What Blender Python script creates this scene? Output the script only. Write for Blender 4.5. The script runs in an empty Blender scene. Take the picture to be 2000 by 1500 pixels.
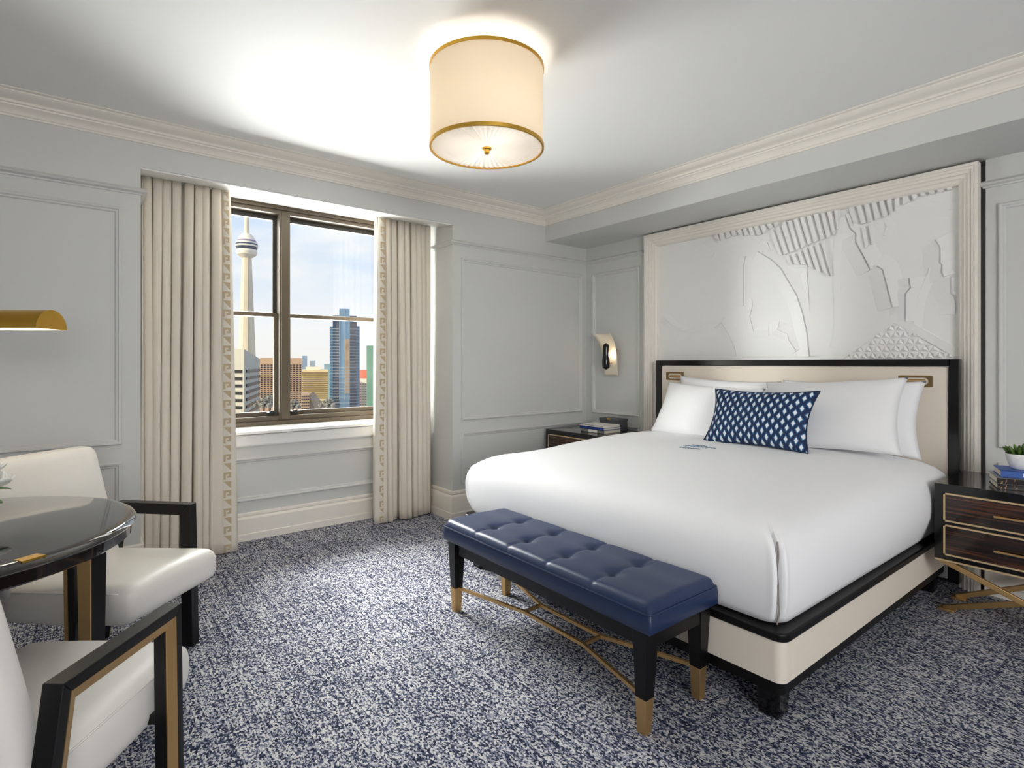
import bpy, bmesh, math, random
from mathutils import Vector, Matrix, noise as mnoise
random.seed(7)
sc = bpy.context.scene
COL = sc.collection

# ------------------------------------------------------------------ camera
H = 1.3; F = 1080.0; CX = 1000.0; HY = 710.0
_l = math.hypot(.620, .7846)
FW = Vector((.620/_l, .7846/_l, 0)); RT = Vector((FW.y, -FW.x, 0)); UP = Vector((0, 0, 1))
cam_d = bpy.data.cameras.new('camera'); cam = bpy.data.objects.new('camera', cam_d); COL.objects.link(cam)
cam.location = (0, 0, H)
cam.rotation_euler = (math.pi/2, 0, math.atan2(FW.y, FW.x) - math.pi/2)
cam_d.sensor_width = 36; cam_d.sensor_fit = 'HORIZONTAL'; cam_d.lens = 36*F/2000
cam_d.shift_y = -(750-HY)/2000
cam_d.clip_start = .02; cam_d.clip_end = 6000
sc.camera = cam

# ------------------------------------------------------------------ view, world, lights
sc.view_settings.view_transform = 'Standard'; sc.view_settings.look = 'None'
sc.view_settings.gamma = 1; sc.view_settings.use_curve_mapping = False
sc.view_settings.exposure = 0.60
sc.cycles.use_denoising = True
sc.cycles.max_bounces = 10; sc.cycles.diffuse_bounces = 6; sc.cycles.transparent_max_bounces = 12
sc.cycles.sample_clamp_indirect = 6

w = bpy.data.worlds.new('sky'); sc.world = w; w.use_nodes = True
nt = w.node_tree; nt.nodes.clear()
def N(t, **k):
    n = nt.nodes.new(t)
    for a, b in k.items(): setattr(n, a, b)
    return n
out = N('ShaderNodeOutputWorld'); bg = N('ShaderNodeBackground'); tc = N('ShaderNodeTexCoord')
sep = N('ShaderNodeSeparateXYZ'); ramp = N('ShaderNodeValToRGB'); mp = N('ShaderNodeMapping')
ns = N('ShaderNodeTexNoise'); cr2 = N('ShaderNodeValToRGB'); mix = N('ShaderNodeMixRGB')
nt.links.new(tc.outputs['Generated'], sep.inputs[0]); nt.links.new(sep.outputs['Z'], ramp.inputs[0])
e = ramp.color_ramp; e.elements[0].position = 0.0; e.elements[0].color = (.98, .93, .90, 1)
e.elements[1].position = .42; e.elements[1].color = (.46, .62, .92, 1)
m_ = e.elements.new(.06); m_.color = (.98, .97, .98, 1)
m_ = e.elements.new(.17); m_.color = (.72, .82, .98, 1)
mp.inputs['Scale'].default_value = (1, 1, 2.6)
nt.links.new(tc.outputs['Generated'], mp.inputs[0]); nt.links.new(mp.outputs[0], ns.inputs['Vector'])
ns.inputs['Scale'].default_value = 5.0; ns.inputs['Detail'].default_value = 5; ns.inputs['Roughness'].default_value = .55
cr2.color_ramp.elements[0].position = .42; cr2.color_ramp.elements[1].position = .68
nt.links.new(ns.outputs[0], cr2.inputs[0])
mix.inputs['Color2'].default_value = (.96, .96, .98, 1)
nt.links.new(cr2.outputs[0], mix.inputs['Fac']); nt.links.new(ramp.outputs[0], mix.inputs['Color1'])
nt.links.new(mix.outputs[0], bg.inputs[0]); bg.inputs[1].default_value = .68
nt.links.new(bg.outputs[0], out.inputs[0])

def lamp(name, typ, loc, energy, color=(1, 1, 1), size=None, size_y=None, aim=None, radius=None):
    d = bpy.data.lights.new(name, typ); o = bpy.data.objects.new(name, d); COL.objects.link(o)
    o.location = loc; d.energy = energy; d.color = color
    if typ == 'AREA':
        d.shape = 'RECTANGLE'; d.size = size; d.size_y = size_y or size
    if radius is not None and typ in ('POINT', 'SPOT'): d.shadow_soft_size = radius
    if aim is not None:
        o.rotation_euler = (Vector(aim)-Vector(loc)).to_track_quat('-Z', 'Y').to_euler()
    return o
sun = lamp('sun', 'SUN', (-200, -100, 120), 3.4, (1, .82, .52)); sun.data.angle = .01
sun.rotation_euler = Vector((1, .12, -.36)).to_track_quat('-Z', 'Y').to_euler()
# added area lamps out of view, boosting window light from above and below
lamp('sky_fill', 'AREA', (-1.0, 12.0, 8.2), 8500, (1, .985, .96), 14, 5, aim=(1.6, 3.5, .9))
lamp('low_fill', 'AREA', (1.0, 19.0, -6.5), 18500, (1, .985, .96), 32, 8, aim=(1.4, 4.4, 2.2))
# added low area lamp, unseen left of the window view, lights the headboard wall
lamp('side_fill', 'AREA', (-30.0, 19.0, 5.0), 62000, (1, .985, .96), 24, 10, aim=(1.4, 4.6, 1.7))
# added fill lamp, shining in through an opening made behind the camera
lamp('rear_fill', 'AREA', (-0.9, -3.6, 1.9), 128, (1, .985, .96), 3.2, 2.0, aim=(1.6, 2.2, 1.1))

# ------------------------------------------------------------------ helpers
def ray(u, v): return FW + (u-CX)/F*RT + (HY-v)/F*UP
def onX(u, v, x):
    r = ray(u, v); p = r*(x/r.x); return Vector((p.x, p.y, p.z+H))
def srgb(h):
    h = h.lstrip('#'); c = [int(h[i:i+2], 16)/255 for i in (0, 2, 4)]
    return tuple(x/12.92 if x <= .04045 else ((x+.055)/1.055)**2.4 for x in c)+(1,)

MATS = {}
def mat(name, col, rough=.5, metal=0, spec=None, coat=0, sheen=0, bump=None, vary=None):
    if name in MATS: return MATS[name]
    m = bpy.data.materials.new(name); m.use_nodes = True
    t = m.node_tree; b = t.nodes['Principled BSDF']
    c = srgb(col) if isinstance(col, str) else tuple(col)+(1,)
    b.inputs['Base Color'].default_value = c; b.inputs['Roughness'].default_value = rough
    b.inputs['Metallic'].default_value = metal
    if spec is not None: b.inputs['Specular IOR Level'].default_value = spec
    if coat: b.inputs['Coat Weight'].default_value = coat; b.inputs['Coat Roughness'].default_value = .04
    if sheen: b.inputs['Sheen Weight'].default_value = sheen
    if bump or vary:
        co = t.nodes.new('ShaderNodeTexCoord'); nz = t.nodes.new('ShaderNodeTexNoise')
        t.links.new(co.outputs['Object'], nz.inputs['Vector'])
        nz.inputs['Scale'].default_value = (bump or vary)[0]; nz.inputs['Detail'].default_value = 4
        if bump:
            bp = t.nodes.new('ShaderNodeBump'); bp.inputs['Strength'].default_value = bump[1]
            bp.inputs['Distance'].default_value = bump[2] if len(bump) > 2 else .002
            t.links.new(nz.outputs[0], bp.inputs['Height']); t.links.new(bp.outputs[0], b.inputs['Normal'])
        if vary:
            nz2 = t.nodes.new('ShaderNodeTexNoise'); nz2.inputs['Scale'].default_value = vary[0]
            t.links.new(co.outputs['Object'], nz2.inputs['Vector'])
            rp = t.nodes.new('ShaderNodeValToRGB')
            rp.color_ramp.elements[0].position = .3; rp.color_ramp.elements[1].position = .7
            k = vary[1]
            rp.color_ramp.elements[0].color = tuple(x*(1-k) for x in c[:3])+(1,)
            rp.color_ramp.elements[1].color = tuple(min(1, x*(1+k)) for x in c[:3])+(1,)
            t.links.new(nz2.outputs[0], rp.inputs[0]); t.links.new(rp.outputs[0], b.inputs['Base Color'])
    MATS[name] = m
    return m

M_wall = mat('wall_paint', '#d1d2d0', .55, vary=(1.5, .008))
M_ceil = mat('ceiling_paint', '#eeeeec', .7, vary=(1.5, .008))
M_trim = mat('cream_trim_paint', '#efe9e0', .4, vary=(1.5, .008))
M_white = mat('white_trim_paint', '#f2f2f0', .4, vary=(1.5, .008))
M_relief = mat('plaster_relief', '#f1f1f0', .5, vary=(1.5, .008))
M_black = mat('black_lacquer', '#070608', .16, coat=.2, vary=(6, .15))
M_blackm = mat('black_stained_wood', '#070607', .36, spec=.35, vary=(9, .2), bump=(70, .05))
M_gold = mat('brushed_brass', '#d0ab74', .40, .9, bump=(200, .04))
M_goldy = mat('polished_gold', '#dcae4c', .28, 1, bump=(200, .02))
M_bronze = mat('dark_bronze', '#544a3c', .45, .2, vary=(3, .03))
M_bronzed = mat('sash_bronze', '#2b2723', .4, .2, vary=(3, .03))
M_rubber = mat('black_plastic', '#0c0c0d', .5, vary=(20, .2))
M_leather = mat('cream_leather', '#f1ede7', .42, bump=(260, .10, .001))
M_uphol = mat('beige_upholstery', '#e2d8ca', .62, bump=(400, .12, .001))
M_linen = mat('white_bed_linen', '#f2f2f4', .75, sheen=.15, bump=(9, .12, .012))
M_pillow = mat('white_pillow_cotton', '#f1f1f3', .75, sheen=.15, bump=(11, .16, .012))
M_navy = mat('navy_leather', '#1d2e52', .40, bump=(300, .12, .001), vary=(5, .08))
M_ribbon = mat('ribbon_cloth', '#e2dbcf', .8, bump=(500, .1, .001))
M_key = mat('tan_embroidery', '#c0ad8d', .8, bump=(500, .1, .001))

def link(o): COL.objects.link(o); return o
def smooth(me, ang=20):
    for p in me.polygons: p.use_smooth = True
    try: me.set_sharp_from_angle(angle=math.radians(ang))
    except Exception: pass
def obj(name, bm, m, parent=None, world=True, ang=20, sm=True):
    """link a bmesh as ONE mesh object; world coords are made local to the parent's root"""
    me = bpy.data.meshes.new(name)
    if parent is not None and world:
        off = Vector((0, 0, 0)); p = parent
        while p is not None: off += p.location; p = p.parent
        bmesh.ops.translate(bm, verts=bm.verts, vec=-off)
    bmesh.ops.recalc_face_normals(bm, faces=bm.faces)
    bm.to_mesh(me); bm.free()
    if sm: smooth(me, ang)
    o = bpy.data.objects.new(name, me); link(o)
    if m: me.materials.append(m)
    if parent is not None: o.parent = parent
    return o
def inst(name, src, parent=None, loc=(0, 0, 0), rot=(0, 0, 0), scale=(1, 1, 1)):
    o = bpy.data.objects.new(name, src.data); link(o)
    o.parent = parent; o.location = loc; o.rotation_euler = rot; o.scale = scale
    return o
def tag(o, label, cat, group=None):
    o['label'] = label; o['category'] = cat
    if group: o['group'] = group
    return o
def struct(o): o['kind'] = 'structure'; return o
def thing(name, label, cat, loc=(0, 0, 0), rotz=0, group=None):
    o = bpy.data.objects.new(name, None); link(o); o.location = loc; o.rotation_euler = (0, 0, rotz)
    o.empty_display_size = .1
    return tag(o, label, cat, group)

def NB(): return bmesh.new()
def add(bm, verts, faces):
    vs = [bm.verts.new(v) for v in verts]
    for f in faces:
        try: bm.faces.new([vs[i] for i in f])
        except ValueError: pass
    return vs
CF = [(0, 3, 2, 1), (4, 5, 6, 7), (0, 1, 5, 4), (1, 2, 6, 5), (2, 3, 7, 6), (3, 0, 4, 7)]
def box(bm, x0, x1, y0, y1, z0, z1, bev=0, seg=2):
    b2 = bmesh.new()
    add(b2, [(x0, y0, z0), (x1, y0, z0), (x1, y1, z0), (x0, y1, z0), (x0, y0, z1), (x1, y0, z1), (x1, y1, z1), (x0, y1, z1)], CF)
    if bev: bmesh.ops.bevel(b2, geom=b2.edges[:], offset=bev, segments=seg, affect='EDGES', profile=.5)
    merge(bm, b2); return bm
def merge(bm, b2):
    t = bpy.data.meshes.new('t'); b2.to_mesh(t); b2.free(); bm.from_mesh(t); bpy.data.meshes.remove(t)
def B(*a, **k): return box(NB(), *a, **k)
def hexa(bm, lo, hi, bev=0):
    """four bottom corners, four top corners"""
    b2 = bmesh.new(); add(b2, list(lo)+list(hi), CF)
    bmesh.ops.recalc_face_normals(b2, faces=b2.faces)
    if bev: bmesh.ops.bevel(b2, geom=b2.edges[:], offset=bev, segments=2, affect='EDGES', profile=.5)
    merge(bm, b2); return bm
def prism(bm, poly, f0, f1):
    """poly: 2D points, f0/f1 map (a,b)->3D for the two ends"""
    n = len(poly)
    vs = [f0(*p) for p in poly]+[f1(*p) for p in poly]
    add(bm, vs, [tuple(range(n)), tuple(range(n, 2*n))]+[(i, (i+1) % n, n+(i+1) % n, n+i) for i in range(n)])
    return bm
def bar(bm, p, q, wd, ht, up=(0, 0, 1), bev=0):
    p = Vector(p); q = Vector(q); d = (q-p).normalized(); u = Vector(up)
    s = d.cross(u)
    if s.length < 1e-4: s = d.cross(Vector((1, 0, 0)))
    s.normalize(); n = s.cross(d).normalized()
    s *= wd/2; n *= ht/2
    return hexa(bm, [p-s-n, p+s-n, p+s+n, p-s+n], [q-s-n, q+s-n, q+s+n, q-s+n], bev)
def tube(bm, pts, r, seg=10, closed=False, caps=True):
    pts = [Vector(p) for p in pts]; n = len(pts); rings = []
    prev = None
    for i, p in enumerate(pts):
        if closed: d = (pts[(i+1) % n]-pts[i-1]).normalized()
        else: d = (pts[min(i+1, n-1)]-pts[max(i-1, 0)]).normalized()
        if prev is None:
            a = d.cross(Vector((0, 0, 1)))
            if a.length < 1e-3: a = d.cross(Vector((1, 0, 0)))
        else: a = prev-d*prev.dot(d)
        a.normalize(); prev = a; b = d.cross(a)
        rr = r[i] if isinstance(r, (list, tuple)) else r
        rings.append([bm.verts.new(p+a*math.cos(2*math.pi*k/seg)*rr+b*math.sin(2*math.pi*k/seg)*rr) for k in range(seg)])
    for i in range(n if closed else n-1):
        A = rings[i]; C = rings[(i+1) % n]
        for k in range(seg): bm.faces.new((A[k], A[(k+1) % seg], C[(k+1) % seg], C[k]))
    if caps and not closed:
        bm.faces.new(rings[0]); bm.faces.new(rings[-1])
    return bm
def lathe(bm, prof, c=(0, 0, 0), seg=48):
    c = Vector(c); rings = []
    for r, z in prof:
        if r < 1e-6: rings.append([bm.verts.new(c+Vector((0, 0, z)))])
        else: rings.append([bm.verts.new(c+Vector((r*math.cos(2*math.pi*k/seg), r*math.sin(2*math.pi*k/seg), z))) for k in range(seg)])
    for A, C in zip(rings, rings[1:]):
        for k in range(seg):
            k2 = (k+1) % seg
            if len(A) == 1 and len(C) == 1: continue
            if len(A) == 1: bm.faces.new((A[0], C[k2], C[k]))
            elif len(C) == 1: bm.faces.new((A[k], A[k2], C[0]))
            else: bm.faces.new((A[k], A[k2], C[k2], C[k]))
    return bm
def rbox(bm, c, h, r, n=8, fn=None):
    """rounded box of half sizes h and edge radius r, fn bends every vertex"""
    b2 = bmesh.new(); bmesh.ops.create_cube(b2, size=2)
    bmesh.ops.subdivide_edges(b2, edges=b2.edges[:], cuts=n, use_grid_fill=True)
    r = r if isinstance(r, (tuple, list)) else (r, r, r)
    for v in b2.verts:
        p = Vector()
        d = Vector()
        for i in range(3):
            # more samples near the edges
            t = v.co[i]; t = math.copysign(1-(1-abs(t))**1.6, t) if abs(t) < 1 else t
            q = t*h[i]; lim = h[i]-r[i]
            cc = max(-lim, min(lim, q)); p[i] = cc
            d[i] = (q-cc)/r[i] if r[i] else 0
        L = d.length
        if L > 1e-9:
            m = max(abs(x) for x in d); d *= m/L
        v.co = Vector((p[i]+d[i]*r[i] for i in range(3)))
        if fn: v.co = fn(v.co.copy())
        v.co += Vector(c)
    merge(bm, b2); return bm
def sweep(bm, path, prof, closed=False):
    """profile (out,z) along a plan polyline, out = left normal, mitred corners"""
    n = len(path); P = [Vector((p[0], p[1])) for p in path]
    rings = []
    for i in range(n):
        d0 = (P[i]-P[i-1]).normalized() if (i > 0 or closed) else None
        d1 = (P[(i+1) % n]-P[i]).normalized() if (i < n-1 or closed) else None
        if d0 is None: d0 = d1
        if d1 is None: d1 = d0
        n0 = Vector((-d0.y, d0.x)); n1 = Vector((-d1.y, d1.x))
        mm = (n0+n1).normalized(); k = 1/max(.2, mm.dot(n0))
        rings.append([bm.verts.new((P[i].x+mm.x*k*o, P[i].y+mm.y*k*o, z)) for o, z in prof])
    for i in range(n if closed else n-1):
        A = rings[i]; C = rings[(i+1) % n]
        for k in range(len(prof)-1): bm.faces.new((A[k], A[k+1], C[k+1], C[k]))
    if not closed:
        for R in (rings[0], rings[-1]):
            try: bm.faces.new(R)
            except ValueError: pass
    return bm
def moulding(bm, a0, a1, b0, b1, fn, wd=.034, pr=.019):
    """picture-frame moulding on a wall; fn(a,b,n)->3D, n = distance off the wall"""
    prof = [(0, 0), (0, pr*.55), (wd*.2, pr), (wd*.45, pr*.9), (wd*.6, pr*.5), (wd*.85, pr*.45), (wd, 0)]
    rings = []
    for (sa, sb) in ((0, 0), (1, 0), (1, 1), (0, 1)):
        rings.append([bm.verts.new(fn((a0+o) if sa == 0 else (a1-o), (b0+o) if sb == 0 else (b1-o), nn)) for o, nn in prof])
    for i in range(4):
        A = rings[i]; C = rings[(i+1) % 4]
        for k in range(len(prof)-1): bm.faces.new((A[k], A[k+1], C[k+1], C[k]))
    return bm

# ------------------------------------------------------------------ room shell
YW = 3.918; XH = 4.052; XB = 3.498; ZB = 2.455; ZC = 2.705; XL = -1.75; YR = -2.3
AX0 = .304; AX1 = 2.466; YA = 4.41; YG = 4.6

def carpet():
    m = bpy.data.materials.new('tweed_carpet'); m.use_nodes = True; t = m.node_tree
    b = t.nodes['Principled BSDF']; b.inputs['Roughness'].default_value = .95
    b.inputs['Specular IOR Level'].default_value = .1
    L = t.links.new
    def nd(k, **kw):
        n = t.nodes.new(k)
        for a, c in kw.items(): setattr(n, a, c)
        return n
    co = nd('ShaderNodeTexCoord')
    def mapped(s):
        x = nd('ShaderNodeMapping'); x.inputs['Scale'].default_value = s; L(co.outputs['Object'], x.inputs[0]); return x.outputs[0]
    def noise(s, sc_, det=2, rough=.5):
        n = nd('ShaderNodeTexNoise'); L(mapped(s), n.inputs['Vector']); n.inputs['Scale'].default_value = sc_
        n.inputs['Detail'].default_value = det; n.inputs['Roughness'].default_value = rough; return n.outputs[0]
    def math_(op, a, c, clamp=False):
        n = nd('ShaderNodeMath', operation=op, use_clamp=clamp)
        for i, v in enumerate((a, c)):
            if isinstance(v, (int, float)): n.inputs[i].default_value = v
            else: L(v, n.inputs[i])
        return n.outputs[0]
    vo = nd('ShaderNodeTexVoronoi'); L(mapped((190, 125, 1)), vo.inputs['Vector']); vo.inputs['Scale'].default_value = 1
    sepc = nd('ShaderNodeSeparateColor'); L(vo.outputs['Color'], sepc.inputs[0])
    tuft = sepc.outputs[0]
    line = noise((1, .012, 1), 150, 1)          # thin lines running towards the window
    line2 = noise((.03, 1, 1), 60, 1)           # weaker cross lines
    blotch = noise((1, 1, 1), 2.2, 3)
    blotch2 = noise((1, .4, 1), 11, 2)
    s = math_('ADD', math_('MULTIPLY', tuft, .68), math_('MULTIPLY', line, .62))
    s = math_('ADD', s, math_('MULTIPLY', line2, .34))
    s = math_('ADD', s, math_('MULTIPLY', blotch, .16))
    s = math_('ADD', s, math_('MULTIPLY', blotch2, .14))
    line3 = noise((1, .010, 1), 120, 0)
    s = math_('SUBTRACT', s, math_('MULTIPLY', math_('MULTIPLY', math_('SUBTRACT', line3, .56, True), 5.0, True), .14))
    r = nd('ShaderNodeValToRGB'); L(math_('SUBTRACT', s, .49), r.inputs[0])
    E_ = r.color_ramp; E_.elements[0].position = .22; E_.elements[0].color = srgb('#23283b')
    E_.elements[1].position = .72; E_.elements[1].color = srgb('#cbcac9')
    q = E_.elements.new(.40); q.color = srgb('#51576f')
    q = E_.elements.new(.54); q.color = srgb('#9798a5')
    L(r.outputs[0], b.inputs['Base Color'])
    bp = nd('ShaderNodeBump'); bp.inputs['Strength'].default_value = .5; bp.inputs['Distance'].default_value = .004
    L(math_('ADD', tuft, math_('MULTIPLY', line, 1.5)), bp.inputs['Height']); L(bp.outputs[0], b.inputs['Normal'])
    return m
struct(obj('floor', B(XL, XH+.2, YR, 4.9, -.12, 0), carpet(), sm=False))
struct(obj('ceiling', B(XL-.15, XH+.35, YR-.15, 4.9, ZC, ZC+.12), M_ceil, sm=False))
bm = NB()
box(bm, XL-.15, AX0, YW, 4.9, -.12, ZC); box(bm, AX1, XH+.35, YW, 4.9, -.12, ZC)
prism(bm, [(YW, ZC), (YW, 2.46), (YG, 2.555), (4.9, 2.6), (4.9, ZC)], lambda a, b: (AX0, a, b), lambda a, b: (AX1, a, b))
box(bm, AX0, AX1, YA, 4.9, -.12, .775)
box(bm, AX0, .50, YG-.06, 4.9, .775, 2.58); box(bm, 2.30, AX1, YG-.06, 4.9, .775, 2.58)
wall_front = struct(obj('wall_front', bm, M_wall, sm=False))
# white painted soffit of the window bay
bm = NB(); prism(bm, [(YW+.012, 2.452), (YG, 2.549), (YG, 2.556), (YW+.012, 2.462)], lambda a, b: (AX0, a, b), lambda a, b: (AX1, a, b))
struct(obj('ceiling_window_bay', bm, M_white, sm=False))
bm = NB()
box(bm, XH, XH+.2, YR-.15, .795, -.12, ZC); box(bm, XH, XH+.2, 3.19, YW, -.12, ZC); box(bm, XH+.12, XH+.2, .795, 3.19, -.12, ZC)
wall_right = struct(obj('wall_right', bm, M_wall, sm=False))
struct(obj('ceiling_beam', B(XB, XH+.15, YR, YW, ZB, ZC), M_wall, sm=False))
wall_left = struct(obj('wall_left', B(XL-.15, XL, YR-.15, YW, -.12, ZC), M_wall, sm=False))
bm = NB()   # the wall behind the camera with a wide opening made for the added fill lamp
box(bm, XL, -1.1, YR-.15, YR, -.12, ZC); box(bm, 2.3, XH, YR-.15, YR, -.12, ZC)
box(bm, -1.1, 2.3, YR-.15, YR, -.12, .45); box(bm, -1.1, 2.3, YR-.15, YR, 2.45, ZC)
wall_rear = struct(obj('wall_rear', bm, M_wall, sm=False))

crown = [(0, ZC), (0, 2.600), (.010, 2.600), (.013, 2.608), (.020, 2.612), (.024, 2.622), (.040, 2.638), (.056, 2.645), (.058, 2.652),
         (.070, 2.654), (.074, 2.664), (.080, 2.668), (.100, 2.674), (.118, 2.684), (.128, 2.692), (.130, 2.697), (.142, 2.698), (.150, 2.701), (.150, ZC)]
struct(obj('trim_1', sweep(NB(), [(XB, YR), (XB, YW), (XL, YW)], crown), M_trim, ang=25))
rail = [(0, 2.292), (.010, 2.292), (.012, 2.300), (.030, 2.308), (.034, 2.316), (.018, 2.326), (.010, 2.332), (0, 2.334)]
pr_ = obj('picture_rail', sweep(NB(), [(AX0, YG-.07), (AX0, YW), (XL, YW)], rail), M_wall, wall_front, ang=25)
obj('picture_rail', sweep(NB(), [(XH, YW), (AX1, YW), (AX1, YG-.07)], rail), M_wall, wall_front, ang=25)
obj('picture_rail', sweep(NB(), [(XH, 3.19), (XH, YW)], rail), M_wall, wall_right, ang=25)
obj('picture_rail', sweep(NB(), [(XH, YR), (XH, .795), (XH+.1, .795)], rail), M_wall, wall_right, ang=25)
base = [(0, .238), (.010, .238), (.016, .232), (.017, .214), (.012, .206), (.020, .196), (.024, .186), (.024, .062), (.029, .058), (.029, 0), (0, 0)]
struct(obj('baseboard_front', sweep(NB(), [(AX0, YA), (AX0, YW), (XL, YW)], base), M_trim, ang=25))
struct(obj('baseboard_pier', sweep(NB(), [(XH, 3.19), (XH, YW), (AX1, YW), (AX1, YA)], base), M_trim, ang=25))
base2 = [(o, z*.85) for o, z in base]
struct(obj('baseboard_window', sweep(NB(), [(AX1, YA), (AX0, YA)], base2), M_trim, ang=25))
struct(obj('baseboard_right', sweep(NB(), [(XH, YR), (XH, .795)], base), M_trim, ang=25))
fF = lambda a, b, n: (a, YW-n, b)
fA = lambda a, b, n: (a, YA-n, b)
fH = lambda a, b, n: (XH-n, a, b)
def wallmould(par, fn, a0, a1, b0, b1): obj('panel_moulding', moulding(NB(), a0, a1, b0, b1, fn), M_wall, par, ang=25)
wallmould(wall_front, fF, 2.552, 3.986, .82, 2.19); wallmould(wall_front, fF, 2.552, 3.986, .285, .72)
wallmould(wall_front, fF, -1.55, .213, .83, 2.205); wallmould(wall_front, fF, -1.55, .213, .285, .73)
wallmould(wall_front, fA, .40, 2.37, .285, .605)
wallmould(wall_right, fH, 3.241, 3.827, .81, 2.19); wallmould(wall_right, fH, 3.241, 3.827, .285, .72)
wallmould(wall_right, fH, -1.9, .74, .83, 2.193); wallmould(wall_right, fH, -1.9, .74, .285, .745)
# window sill and apron
sill = NB(); prism(sill, [(4.355, .782), (4.355, .800), (4.363, .806), (YG+.02, .826), (YG+.02, .776), (4.40, .776)], lambda a, b: (AX0+.001, a, b), lambda a, b: (AX1-.001, a, b))
struct(obj('trim_2', sill, M_white, ang=20))
bm = NB(); prism(bm, [(YA-.002, .69), (4.392, .69), (4.388, .70), (4.386, .768), (4.374, .776), (YA-.002, .776)], lambda a, b: (AX0+.001, a, b), lambda a, b: (AX1-.001, a, b))
struct(obj('trim_3', bm, M_white, ang=20))

# ------------------------------------------------------------------ window
def glass():
    m = bpy.data.materials.new('window_glass'); m.use_nodes = True; t = m.node_tree; t.nodes.clear()
    o = t.nodes.new('ShaderNodeOutputMaterial'); mx = t.nodes.new('ShaderNodeMixShader')
    tr = t.nodes.new('ShaderNodeBsdfTransparent'); gl = t.nodes.new('ShaderNodeBsdfGlossy'); fr = t.nodes.new('ShaderNodeFresnel')
    gl.inputs['Roughness'].default_value = .02; fr.inputs[0].default_value = 1.25
    tr.inputs[0].default_value = (.97, .985, .98, 1)
    t.links.new(fr.outputs[0], mx.inputs[0]); t.links.new(tr.outputs[0], mx.inputs[1]); t.links.new(gl.outputs[0], mx.inputs[2]); t.links.new(mx.outputs[0], o.inputs[0])
    return m
M_glass = glass()
win = bpy.data.objects.new('window_1', None); link(win); win.location = (1.3, YG, .826); struct(win)
WX0, WX1 = .50, 2.30
def wp(name, bm, m, par=win): return obj(name, bm, m, par)
bm = NB(); box(bm, WX0, WX1, YG-.075, YG+.08, 2.508, 2.56, .004); box(bm, WX0, WX1, YG-.055, YG+.08, 2.478, 2.508, .003)
wp('head_rail', bm, M_bronze)
bm = NB(); box(bm, WX0, WX1, YG-.07, YG+.08, .82, .852, .004); box(bm, WX0, WX1, YG-.045, YG+.08, .852, .888, .003)
wp('sill_rail', bm, M_bronze)
bm = NB(); box(bm, 1.262, 1.345, YG-.05, YG+.08, .852, 2.508, .006); box(bm, 1.275, 1.330, YG-.062, YG-.04, .855, 2.505, .004)
wp('mullion', bm, M_bronze)
wp('jamb', B(WX0, WX0+.06, YG-.055, YG+.08, .852, 2.508, .004), M_bronze)
wp('jamb', B(WX1-.06, WX1, YG-.055, YG+.08, .852, 2.508, .004), M_bronze)
for (x0, x1) in ((WX0+.06, 1.262), (1.345, WX1-.06)):
    st = .026
    bm = NB()
    box(bm, x0, x1, YG+.035, YG+.068, 2.440, 2.478, .003); box(bm, x0, x1, YG+.035, YG+.068, 1.668, 1.705, .003)
    box(bm, x0, x0+st*.6, YG+.035, YG+.068, 1.70, 2.445); box(bm, x1-st, x1, YG+.035, YG+.068, 1.70, 2.445)
    up = wp('upper_sash', bm, M_bronzed)
    obj('pane', B(x0+.01, x1-.01, YG+.049, YG+.053, 1.69, 2.455), M_glass, up, sm=False)
    bm = NB()
    box(bm, x0, x1, YG, YG+.033, 1.668, 1.700, .003); box(bm, x0, x1, YG, YG+.033, .888, .922, .003)
    box(bm, x0, x0+st*.6, YG, YG+.033, .92, 1.67); box(bm, x1-st, x1, YG, YG+.033, .92, 1.67)
    lo = wp('lower_sash', bm, M_bronze)
    obj('pane', B(x0+.01, x1-.01, YG+.014, YG+.018, .90, 1.68), M_glass, lo, sm=False)
for x in (1.205, 1.385):
    bm = NB(); box(bm, x-.028, x+.028, YG-.03, YG, .896, .918, .004); box(bm, x-.012, x+.02, YG-.045, YG-.02, .905, .93, .005)
    wp('sash_latch', bm, M_rubber)

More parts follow.
